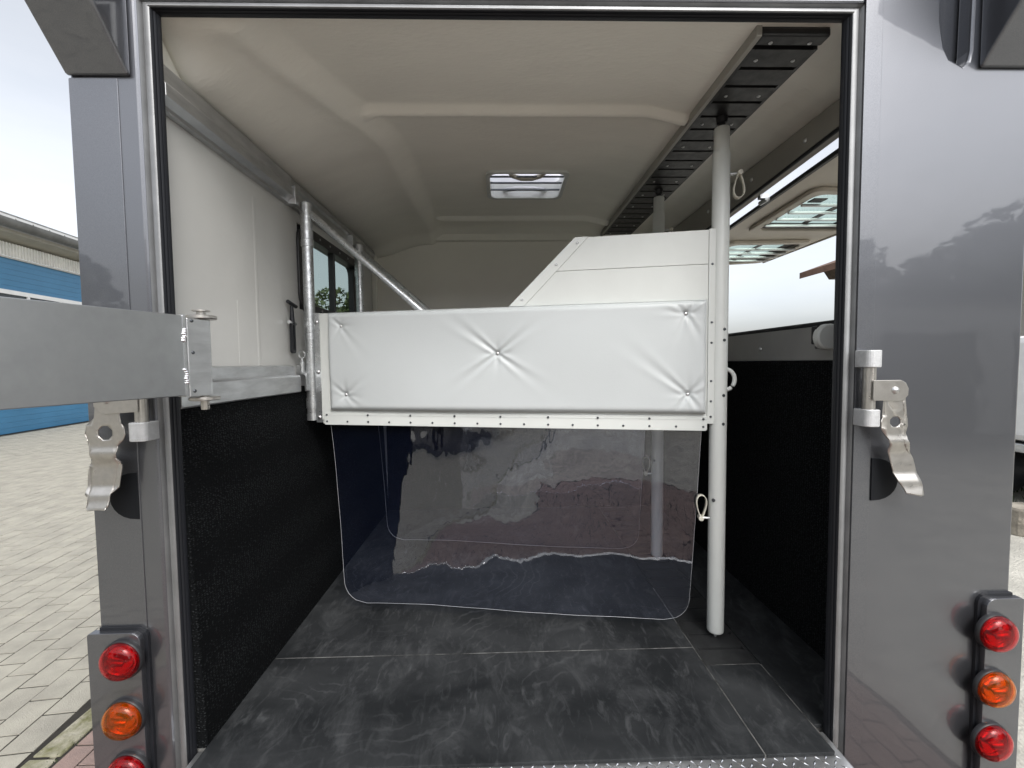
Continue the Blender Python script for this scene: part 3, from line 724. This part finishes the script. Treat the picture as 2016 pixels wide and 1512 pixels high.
hp = [(cxv-.13, VY1-.012, 2.80), (cxv-.10, VY1-.06, 2.785), (cxv-.05, VY1-.085, 2.78), (cxv+.05, VY1-.085, 2.78), (cxv+.10, VY1-.06, 2.785), (cxv+.13, VY1-.012, 2.80)]
tb().tube(hp, .013, 10).build('vent_handle', 'alu', vent, smooth=True)

# ---------------- walls
WY0, WY1, WZ0, WZ1 = .915, 1.83, 1.985, 2.415
lw = tb()
lw.box(-1.065, XL, .0605, WY0, 1.60, 2.60); lw.box(-1.065, XL, WY1, YF+.04, 1.60, 2.60)
lw.box(-1.065, XL, WY0, WY1, 1.60, WZ0); lw.box(-1.065, XL, WY0, WY1, WZ1, 2.60)
lw.box(-1.0275, XL, .0250, .0603, 1.60, 2.60)
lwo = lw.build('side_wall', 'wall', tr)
tb().box(-1.065, XL, .0605, YF+.04, .42, 1.598).build('side_wall', 'blackm', tr)
tb().box(-1.0277, XL+.001, .0250, .40, 2.6005, 2.75).build('wall_infill', 'grp', tr)
tb().prism([(XL+.0005, .492), (-.943, .492), (-.983, 1.598), (XL+.0005, 1.598)], .0252, YF, 'y').build('wall_carpet', 'carpet', tr, bevel=.003)
# embossed seam and lower stiffener on the white wall
tb().prism([(-.985, 0.50), (-.979, .512), (-.985, .524)], 1.72, 2.42, 'z').build('wall_seam', 'wall', lwo) if False else None
sm_ = tb(); sm_.prism([(XL-.0005, .524), (XL+.0010, .534), (XL+.0010, .546), (XL-.0005, .556)], 1.70, 2.40, 'z'); sm_.build('wall_seam', 'wall', lwo, bevel=.002)
tb().prism(rrect(.40, .468, 1.70, 1.955, .008, 3), XL, XL+.0006, 'x').build('wall_stiffener', 'wall', lwo, bevel=.001)
# lower aluminium kick rail and upper rail
tb().prism([(XL, 1.570), (-.976, 1.570), (-.972, 1.575), (-.972, 1.645), (-.978, 1.652), (-1.0, 1.655), (-1.0, 1.695), (XL, 1.70)], .026, .80, 'y').build('kick_rail', 'alu', tr, bevel=.001)
tb().prism([(XL, 1.570), (-.976, 1.570), (-.972, 1.575), (-.972, 1.645), (-.978, 1.652), (-1.0, 1.655), (-1.0, 1.695), (XL, 1.70)], .86, YF, 'y').build('kick_rail', 'alu', tr, bevel=.001)
ur = tb().prism([(XL, 2.468), (-.998, 2.468), (-.998, 2.482), (-.974, 2.496), (-.974, 2.530), (-.982, 2.542), (-.982, 2.588), (XL, 2.598)], .026, .795, 'y').build('ceiling_rail', 'alu', tr, bevel=.001)
tb().prism([(XL, 2.472), (-1.0, 2.472), (-1.0, 2.548), (-.988, 2.558), (-.988, 2.586), (XL, 2.596)], .7955, YF, 'y').build('ceiling_rail', 'alu', tr, bevel=.001)
tb().prism([(XL, 2.464), (-.966, 2.464), (-.966, 2.55), (XL, 2.55)], .7957, .83, 'y').build('rail_joint', 'alu', ur, bevel=.003)
tb().prism([(XL, 2.464), (-.966, 2.464), (-.966, 2.55), (XL, 2.55)], 1.58, 1.61, 'y').build('rail_joint', 'alu', ur, bevel=.003)

# side window, left
P0 = lambda u, v: (XL+.012, u, v)
P1 = lambda u, v: (-1.08, u, v)
wr = tb(); ring_frame(wr, rrect(WY0-.012, WY1+.012, WZ0-.012, WZ1+.012, .09), rrect(WY0+.032, WY1-.04, WZ0+.036, WZ1-.04, .06), P0, P1)
win = wr.build('side_window', 'blackp', tr, bevel=.004)
MB(T0).add([(-1.055, WY0+.02, WZ0+.02), (-1.055, WY1-.02, WZ0+.02), (-1.055, WY1-.02, WZ1-.02), (-1.055, WY0+.02, WZ1-.02)], [(0, 1, 2, 3)]).build('window_pane', 'tint', win)
tb().box(-1.047, XL+.008, 1.36, 1.385, WZ0+.03, WZ1-.03).build('window_mullion', 'blackp', win, bevel=.003)
tb().box(-1.047, -1.035, 1.392, 1.404, WZ0+.03, WZ1-.03).build('window_mullion', 'blackp', win)
tb().box(-1.043, XL+.0115, WY1-.13, WY1-.03, WZ0+.03, WZ1-.06).build('window_catch', 'blackp', win, bevel=.006)
for yy in (1.02, 1.16, 1.30, 1.45, 1.59, 1.72):
    inst('screw', screw_me, Vector((XL+.0135, yy, WZ1-.016))-T0, win, (0, R(-90), 0))
    inst('screw', screw_me, Vector((XL+.0135, yy, WZ0+.016))-T0, win, (0, R(-90), 0))
# black rubber window strap hanging beside the post
hs_ = tb(); ring_frame(hs_, rrect(.775, .810, 1.757, 1.905, .014, 4), rrect(.787, .798, 1.770, 1.893, .004, 4), lambda u, v: (-.994, u, v), lambda u, v: (-1.006, u, v))
strap = hs_.build('rubber_strap', 'rubber', tr)
tb().tube([(-1.0, .792, 1.895), (-1.0, .792, 1.985)], [.012, .007], 10).build('strap_stem', 'rubber', strap, smooth=True)
tb().tube([(-1.0, .755, 2.00), (-1.0, .835, 1.985)], .009, 10).build('strap_toggle', 'rubber', strap, smooth=True)
tb().tube([(-1.0, .762, 1.905), (-1.0, .82, 1.900)], .0085, 10).build('strap_pin', 'chrome', strap, smooth=True)

# front wall
fwl = tb().box(-1.065, 1.33, YF+.004, YF+.05, .42, 2.76).build('front_wall', 'front', tr)
tb().prism([(XL, 2.675), (-.56, 2.675), (.80, 2.675), (1.28, 2.675), (1.28, 2.735), (-.50, 2.745), (-.57, 2.725), (XL, 2.715)], YF-.05, YF, 'y').build('front_trim', 'grp', fwl, bevel=.004)
tb().box(XL, -.985, YF-.045, YF, 1.7, 2.69).build('corner_trim', 'grp', fwl, bevel=.006)
tb().box(-.945, 1.28, YF-.008, YF+.003, .492, 1.60).build('wall_carpet', 'carpet', fwl)
for x in (-.18,):
    kb = tb().lathe((x, 1.95, 1.99), [(.012, -.05), (.012, .0), (.03, .004), (.034, .016), (.030, .026), (.01, .028)], 'z', 20).build('snap_knob', 'knob', tr, smooth=True)
    tb().box(x-.02, x+.02, 1.955, YF-.002, 1.93, 1.95).build('knob_bracket', 'galv', kb)

# right side: carpeted lower wall, grey band, upper beam with seal, side hatch opening
tb().box(XR-.007, 1.335, .161, YF, .42, 1.695).build('side_wall', 'carpet', tr, bevel=.003)
gb = tb().box(XR-.002, 1.335, .161, YF, 1.697, 1.835).build('hatch_sill', 'greyband', tr, bevel=.002)
tb().tube([(1.30, .17, 1.842), (1.30, 1.0, 1.842), (1.30, YF, 1.842)], .013, 10).build('hatch_seal', 'rubber', gb, smooth=True)
ub = tb().prism([(.10, 2.586), (YF, 2.47), (YF, 2.672), (.10, 2.672)], 1.272, 1.335, 'x').build('hatch_beam', 'dark_beam', tr, bevel=.002)
tb().tube([(1.283, .11, 2.582), (1.283, YF-.1, 2.471)], .009, 10).build('hatch_seal', 'rubber', ub, smooth=True)
tb().box(1.292, 1.335, .10, .17, 1.70, 2.53).build('hatch_jamb', 'blackp', tr, bevel=.01)
tb().box(1.292, 1.335, 2.10, YF, 1.84, 2.525).build('hatch_jamb', 'grp', tr, bevel=.01)
for yy in (.42, .80, 1.25):
    o = inst('rivet_cap', bolt_me, Vector((XR-.003, yy, 1.755))-T0, gb, (0, 0, R(-90)))
    o = inst('rivet_cap', bolt_me, Vector((1.271, yy+.08, 2.61))-T0, ub, (0, 0, R(-90)))
hh = tb().lathe((1.255, .325, 1.787), [(.001, -.014), (.044, -.014), (.05, -.008), (.05, .014), (.001, .014)], 'y', 32).build('hatch_handle', 'powder', tr, smooth=True)
tb().box(1.266, 1.279, .307, .312, 1.755, 1.82).build('handle_slot', 'blackm', hh, bevel=.003)
tb().prism(rrect(1.215, 1.25, 1.76, 1.83, .005, 2), .335, .36, 'y').build('handle_bracket', 'blackp', hh)

# raised hatch flap with two windows
HZ0, HZ1, HX0, HX1, HY0, HY1 = 2.521, 2.478, 1.362, 2.085, .16, 2.10
def hz(x, y=1.2):
    t = (x-HX0)/(HX1-HX0); return HZ0+(HZ1-HZ0)*t-.056*(y-.57)*max(0, 1-t)
fp = tb(); wins = ((.70, 1.27), (1.46, 2.02)); wx0, wx1 = 1.47, 2.03
def slab(mb, x0, x1, y0, y1, lo=0., hi=.012):
    vs_ = [(x, y, hz(x, y)+h) for h in (lo, hi) for (x, y) in ((x0, y0), (x1, y0), (x1, y1), (x0, y1))]
    return mb.add(vs_, [(0, 3, 2, 1), (4, 5, 6, 7), (0, 1, 5, 4), (1, 2, 6, 5), (2, 3, 7, 6), (3, 0, 4, 7)])
yb = [HY0]+[q for w_ in wins for q in (w_[0]+.02, w_[1]-.02)]+[HY1]
for a, b in zip(yb[0::2], yb[1::2]): slab(fp, HX0, HX1, a, b)
for w_ in wins: slab(fp, HX0, wx0+.02, w_[0]+.02, w_[1]-.02); slab(fp, wx1-.02, HX1, w_[0]+.02, w_[1]-.02)
flap = fp.build('hatch_flap', 'flap', tr)
slab(tb(), HX0-.020, HX0-.0005, HY0, HY1, -.014, .006).build('flap_edge', 'blackp', flap, bevel=.004)
slab(tb(), HX1+.0005, HX1+.012, HY0, HY1, -.006, .03).build('flap_edge', 'beige', flap)
for yy in (.86,):
    hb_ = slab(tb(), 1.30, HX0-.023, yy-.012, yy+.012, .0, .02).build('flap_hinge', 'galv', flap)
    tb().tube([(1.325, yy-.03, hz(1.325)+.01), (1.325, yy+.03, hz(1.325)+.01)], .012, 10).build('hinge_pin', 'galv', hb_)
for (a, b) in wins:
    fr_ = tb(); ring_frame(fr_, rrect(wx0, wx1, a, b, .05), rrect(wx0+.045, wx1-.045, a+.04, b-.04, .05), lambda u, v: (u, v, hz(u, v)-.022), lambda u, v: (u, v, hz(u, v)-.001))
    fwn = fr_.build('flap_window', 'flap', flap, bevel=.006)
    fq = tb(); ring_frame(fq, rrect(wx0+.03, wx1-.03, a+.03, b-.03, .05), rrect(wx0+.075, wx1-.075, a+.065, b-.10, .03), lambda u, v: (u, v, hz(u, v)+.001), lambda u, v: (u, v, hz(u, v)+.003))
    fq.build('pane_border', 'blackp', flap)
    slab(tb(), wx0+.05, wx1-.05, a+.05, b-.05, .0045, .0065).build('flap_pane', 'flapglass', flap)
    slab(tb(), 1.735, 1.765, a+.05, b-.05, .000, .004).build('pane_divider', 'blackp', flap)
    slab(tb(), wx0+.03, wx1-.03, b-.115, b-.03, -.004, .0).build('pane_shade', 'blackp', flap)
    for k in range(1, 5):
        yy = a+.04+(b-a-.08)*k/5
        tb().box(wx0+.03, wx1-.03, yy-.006, yy+.006, hz(1.75, yy)-.030, hz(1.75, yy)-.018).build('window_bar', 'alu', flap, bevel=.002)
    tb().box(1.53, 1.60, a+.09, a+.14, hz(1.56)-.004, hz(1.56)+.003).build('window_catch', 'blackp', flap, bevel=.004)
    slab(tb(), 1.92, 1.97, a+.1, b-.1, .000, .0042).build('pane_stop', 'blackp', flap)
# strap loop under the beam
sl = [(1.262, .90+.022*math.sin(t)*(1-.45*math.cos(t)), 2.50-.055*math.cos(t)-.01) for t in [2*math.pi*k/24 for k in range(25)]]

# ================================================================== PADDED PARTITIONS
def partition(loc, ang, label, poleonly=False):
    Q = tag(empty('padded_partition', loc, ang), label, 'partition', None)
    Lp = 1.862                                    # pole distance
    # board: lower panel and upper head panel
    MB().box(.062, 1.812, -.012, .016, .91, 1.452).build('board', 'powder', Q, bevel=.002)
    MB().box(.062, .108, -.0185, -.0125, .93, 1.45).build('end_strip', 'powder', Q, bevel=.001)
    e0, e1 = .985, 1.275
    zs_ = (1.4525, 1.601, 1.742)
    for za, zb in zip(zs_, zs_[1:]):
        xa = e0+(e1-e0)*(za-1.4525)/(1.742-1.4525); xb = e0+(e1-e0)*(zb-1.4525)/(1.742-1.4525)
        MB().prism([(xa, za+.0008), (1.812, za+.0008), (1.812, zb-.0008), (xb, zb-.0008)], -.012, .014).build('plank', 'powder', Q, bevel=.0012)
    dx, dz = e1-e0, 1.742-1.4525; ln = math.hypot(dx, dz); ux, uz = dx/ln, dz/ln; nx_, nz_ = uz, -ux
    wv_ = .050
    MB().prism([(e0, 1.4535), (e0+wv_*1.38, 1.4535), (e1+wv_*1.38-.012, 1.7425), (e1, 1.7425)], -.0165, -.0123).build('edge_strip', 'powder', Q, bevel=.001)
    for t in (.1, .62, .93): inst('rivet', rivetw_me, (e0+dx*t+.03, -.0175, 1.4535+dz*t*.98), Q)
    # padded cushion with five buttons and puckers
    U0, U1, Z0, Z1 = .112, 1.806, .977, 1.4525
    btn = [(.182, 1.385, 0), (.198, 1.055, 1), (.935, 1.243, 2), (1.722, 1.397, 3), (1.732, 1.060, 4)]
    cre = {0: [(135, .06, .9), (-50, .12, .5), (0, .05, .4), (-120, .05, .6)], 1: [(140, .07, .8), (38, .10, .6), (90, .05, .6), (-10, .06, .5), (-40, .07, .7), (-140, .05, .5)],
           2: [(38, .15, 1.2), (142, .16, 1.3), (217, .17, 1.2), (-36, .15, 1.1), (90, .04, .5), (-90, .06, .6), (0, .06, .5), (180, .06, .5)],
           3: [(52, .08, 1.1), (135, .09, .8), (170, .08, .6), (0, .06, .5), (-62, .11, .9), (-105, .10, .7), (20, .06, .5)], 4: [(140, .20, .9), (48, .10, .9), (90, .05, .6), (-55, .09, 1.0), (-125, .08, .8), (10, .05, .5), (175, .06, .5)]}
    nu, nv = 330, 104
    mb = MB(); vs_ = []
    for j in range(nv+1):
        for i in range(nu+1):
            u = U0+(U1-U0)*i/nu; z = Z0+(Z1-Z0)*j/nv
            ed = min(u-U0, U1-u, z-Z0, Z1-z)
            t = .034*(1-(1-min(1, ed/.030))**2.6)**.5 if ed > 0 else 0
            t += .003*math.sin(u*5.1+1)*math.sin(z*11)
            for (bu, bz, kb) in btn:
                du, dz_ = u-bu, z-bz; r_ = math.hypot(du, dz_)
                if r_ > .42: continue
                t -= .014*math.exp(-(r_/.020)**1.2)+.006*math.exp(-(r_/.07)**2)
                for (aa, ll, am) in cre[kb]:
                    ca_, sa_ = math.cos(R(aa)), math.sin(R(aa)); al = du*ca_+dz_*sa_; pp = -du*sa_+dz_*ca_
                    if al <= 0: continue
                    wd = .006+.10*al*(.6 if ll > .12 else .8)
                    amp = am*.0042*math.exp(-(al/ll)**1.6)*min(1, al/.012)
                    t -= amp*math.exp(-(pp/wd)**2)
                    t += amp*.75*(math.exp(-((pp-1.7*wd)/wd)**2)+math.exp(-((pp+1.7*wd)/wd)**2))
            vs_.append((u, -.0125-max(t, 0), z))
    n1 = nu+1
    mb.add(vs_, [(j*n1+i, j*n1+i+1, (j+1)*n1+i+1, (j+1)*n1+i) for j in range(nv) for i in range(nu)])
    pad = mb.build('cushion', 'pad', Q, smooth=True, fix=False)
    pad.data.polygons.foreach_set('use_smooth', [True]*len(pad.data.polygons))
    bt = proto_mesh(MB().lathe((0, 0, 0), [(.0001, -.007), (.005, -.006), (.0085, -.002), (.009, .003)], 'y', 14), 'button', 'screw')
    for (bu, bz, kb) in btn: inst('button', bt, (bu, -.0275, bz), pad)
    # bottom strip with two rows of rivets
    st = MB().prism(rrect(.073, 1.812, .905, .968, (.008, .008, .003, .003)), -.0195, -.0125).build('bottom_strip', 'powder', Q, bevel=.0015)
    MB().box(.075, 1.810, -.021, -.0197, .953, .957).build('strip_bead', 'powder', st)
    for k in range(17):
        u = .088+(1.797-.088)*k/16; inst('rivet', rivet_me, (u, -.0205, .922), st)
        if k % 2 == 0: inst('rivet', rivet_me, (u, -.0225, .955), st)
    # right hinge strip, knuckles and pole
    hgs = MB().prism(rrect(1.8125, 1.838, .935, 1.744, .002, 2), -.016, .0).build('hinge_strip', 'powder', Q, bevel=.001)
    for z in (.965, 1.03, 1.115, 1.275, 1.36, 1.60): inst('rivet', rivet_me, (1.826, -.0165, z), hgs)
    for z0 in (.945, 1.10, 1.235, 1.385, 1.54, 1.69): MB().box(1.8382, 1.8475, -.014, .002, z0, z0+.045).build('hinge_knuckle', 'powder', hgs, bevel=.002)
    MB().box(1.839, 1.842, -.006, .004, .94, 1.742).build('hinge_leaf', 'blackm', hgs)
    pole = MB().lathe((Lp, .012, 0), [(.001, .022), (.028, .022), (.0325, .027), (.0335, .032), (.0335, 2.055), (.031, 2.062), (.001, 2.062)], 'z', 36).build('pole', 'powder', Q, smooth=True)
    MB().lathe((Lp, .012, 0), [(.001, 2.06), (.0295, 2.06), (.0295, 2.150), (.028, 2.155), (.001, 2.155)], 'z', 32).build('pole_sleeve', 'powder', pole, smooth=True)
    MB().tube([(Lp, .012, 2.155), (Lp, .012, 2.172), (Lp, .012, 2.174), (Lp, .012, 2.198)], [.014, .014, .020, .022], 16).build('pole_tip', 'blackp', pole, smooth=True)
    MB().tube([(Lp, .012, -.006), (Lp, .012, .024)], .0055, 12).build('pole_pin', 'galv', pole, smooth=True)
    # ring handle, strap loop, plugs
    MB().tube([(Lp+.028+.034*math.sin(t), .012, 1.12+.043*math.cos(t)) for t in [math.pi*k/14 for k in range(15)]], .0085, 12).build('ring_handle', 'powder', pole, smooth=True)
    plug = proto_mesh(MB().lathe((0, 0, 0), [(.0001, -.0015), (.003, -.0015), (.0055, -.002), (.0065, 0), (.0065, .004)], 'y', 14), 'plug', 'rivet')
    for z in (1.33, 1.285, 1.055, .935): inst('plug', plug, (Lp+.012, -.0195, z), pole, (0, 0, R(20)))
    def loop(zc, sg, flip):
        pts = []
        for k in range(25):
            t = 2*math.pi*k/24
            rx = .026*math.sin(t)*(.62+.38*math.cos(t)*(1 if flip else -1)); pts.append((Lp+sg*(.036+.028)+rx, .004, zc+.048*math.cos(t)))
        lo_ = MB(); n = len(pts)
        vs_ = []
        for (x, y, z) in pts: vs_ += [(x, y-.012, z), (x, y+.012, z)]
        lo_.add(vs_, [(2*i, 2*i+1, 2*i+3, 2*i+2) for i in range(n-1)])
        o = lo_.build('strap_loop', 'strap', pole, fix=False, smooth=True); s2 = o.modifiers.new('t', 'SOLIDIFY'); s2.thickness = .003
        zc2 = zc-.05 if flip else zc+.05
        MB().tube([(Lp+sg*.028, .004, zc2), (Lp+sg*.075, .004, zc2)], .0055, 10).build('loop_pin', 'galv', o, smooth=True)
        MB().lathe((Lp+sg*.066, .004, zc2), [(.001, -.018), (.010, -.016), (.010, .016), (.001, .018)], 'y', 12).build('loop_clip', 'strap', o, smooth=True)
        if flip: MB().lathe((Lp-.022, -.020, zc+.035), [(.001, -.001), (.007, -.001), (.007, .004)], 'y', 14).build('strap_hole', 'rivet', o)
    loop(.575, -1, True); loop(1.915, 1, False)
    # galvanised left post with collars, flange and brace tube
    post = MB().lathe((0, 0, 0), [(.001, .925), (.0245, .925), (.025, .93), (.025, 1.90), (.0245, 1.905), (.001, 1.905)], 'z', 28).build('hinge_post', 'galv', Q, smooth=True)
    for z0, z1, r_ in ((.925, .958, .0235), (.985, 1.035, .0245), (1.035, 1.04, .022), (1.165, 1.195, .0235), (1.325, 1.355, .0245), (1.36, 1.41, .0235), (1.78, 1.815, .0255), (1.815, 1.99, .0235)):
        MB().lathe((0, 0, 0), [(.019, z0), (r_+.004, z0+.001), (r_+.004, z1-.001), (.019, z1)], 'z', 28).build('collar', 'galv', post, smooth=True)
    flg = MB().prism(rrect(.027, .0605, .915, 1.455, .004, 2), -.012, -.006).build('flange', 'galv', Q, bevel=.001)
    for z in (.94, 1.165, 1.41): inst('bolt', bolt_me, (.043, -.0125, z), flg)
    MB().tube([(.02, .004, 1.94), (.30, .004, 1.69), (.60, .004, 1.425)], .0165, 18).build('brace_tube', 'galv', Q, smooth=True)
    # spring bolt that locks the post to the kick rail
    sb = MB().lathe((-.028, -.030, 0), [(.001, 1.165), (.010, 1.165), (.011, 1.17), (.011, 1.215), (.006, 1.22), (.006, 1.235), (.001, 1.235)], 'z', 16).build('spring_bolt', 'galv', Q, smooth=True)
    MB().tube([(-.028+.017*math.sin(t), -.030, 1.252+.017*math.cos(t)) for t in [2*math.pi*k/18 for k in range(19)]], .003, 8).build('pull_ring', 'galv', sb, smooth=True)
    MB().prism([(-.05, 1.155), (-.012, 1.155), (-.004, 1.147), (-.004, 1.075), (.004, 1.075), (.004, 1.16), (-.01, 1.167), (-.05, 1.167)], -.045, -.012).build('bolt_bracket', 'galv', sb, bevel=.001)
    # clear curtain
    cz0, cz1, cu0, cu1, cr_ = .045, .915, .080, 1.800, .10
    nu, nv = 120, 60
    mb = MB(); vs_ = []
    def cy(u, z):
        d = (cz1-z)
        return .02+.007*math.sin(u*5+z*1.5)*min(1, d*2)+.0012*math.sin(u*23+z*4)*min(1, d*2)+.0008*math.sin(z*19+u*3)*min(1, d*3)+.015*d*d-.17*d**1.4*max(0, 1-(u-.08)/1.5)**1.3
    def hw(z):      # rounded lower corners, slightly tapering
        tp = .045*(cz1-z)/(cz1-cz0)
        if z < cz0+cr_: return tp+cr_-math.sqrt(max(0, cr_**2-(cz0+cr_-z)**2))
        return tp
    for j in range(nv+1):
        z = cz1+(cz0-cz1)*(1-(1-j/nv)**1.5 if False else j/nv)
        if j > nv-14: pass
        h = hw(z)
        for i in range(nu+1):
            hl = h+.075*(cz1-z)/(cz1-cz0)
            u = cu0+hl+(cu1-cu0-h-hl)*i/nu
            sag = .012*math.sin(i/nu*5+.6)*(j/nv)
            vs_.append((u, cy(u, z), z+sag))
    n1 = nu+1
    cur = mb.add(vs_, [(j*n1+i, j*n1+i+1, (j+1)*n1+i+1, (j+1)*n1+i) for j in range(nv) for i in range(nu)]).build('clear_curtain', 'pvc', Q, smooth=True, fix=False)
    edge = [vs_[j*n1] for j in range(nv+1)]+[vs_[nv*n1+i] for i in range(1, nu, 2)]+[vs_[j*n1+nu] for j in range(nv, -1, -1)]
    MB().tube(edge, .0008, 5).build('curtain_edge', 'pvcedge', cur, smooth=True)
    return Q
P1_ = Vector((-.947, .862, .5)); P2_ = Vector((.905, .485, .5))
ANG = math.atan2(P2_.y-P1_.y, P2_.x-P1_.x)
pa = partition(P1_, ANG, 'white padded partition nearest the door with button-tufted cushion and clear curtain')
pa.scale = (1.021, 1, 1)
pb = copy_tree(pa); pb.location = P1_+Vector((.012, .735, 0)); pb.rotation_euler = (0, 0, ANG)
pb['label'] = 'second white partition further forward, mostly hidden behind the nearest one'
for q in (pa, pb): q['group'] = 'padded partitions in the trailer'

# ================================================================== SWING BAR, folded out at the left
bx0, by0 = -.862, -.055
bdir = Vector((-.110, -.37, 0)).normalized()
sb = tag(empty('swing_bar', (bx0, by0, 1.62), math.atan2(bdir.y, bdir.x)), 'bare aluminium box-section swing bar reaching out of the doorway on the left', 'bar')
# local x runs along the bar away from the hinge; local +y is the face towards the photograph's right
MB().box(.045, 1.15, -.018, .018, .0, .218).build('bar_profile', 'alu_bar', sb, bevel=.002)
MB().prism(rrect(-.030, .044, -.022, .022, (.012, .003, .003, .012)), -.004, .212, 'z').build('end_bracket', 'alu', sb, bevel=.002)
MB().box(.0455, .0525, -.0205, .0205, -.002, .220).build('end_flange', 'alu', sb)
for z in (.012, .118, .205): inst('rivet', rivet_me, (.030, .0225, z), sb, (0, 0, R(180)))
wd_ = MB(); rnd = random.Random(4)
for (za, zb) in ((.035, .075), (.150, .185)):
    z = za
    while z < zb: wd_.lathe((.050+rnd.uniform(-.003, .003), .0195, z), [(.0005, -.004), (.004, -.003), (.0055, 0), (.004, .003), (.0005, .004)], 'z', 8); z += .006
wd_.build('weld_bead', 'chrome', sb, smooth=True)
for z0 in (.214, -.018):
    MB().lathe((-.016, 0, z0), [(.013, 0), (.036, 0), (.038, .002), (.038, .008), (.036, .010), (.013, .010)], 'z', 28).build('eye_plate', 'stainless', sb, smooth=True)
MB().lathe((-.016, 0, 0), [(.001, -.045), (.010, -.045), (.011, -.04), (.011, .235), (.022, .236), (.022, .240), (.001, .240)], 'z', 18).build('pivot_pin', 'stainless', sb, smooth=True)
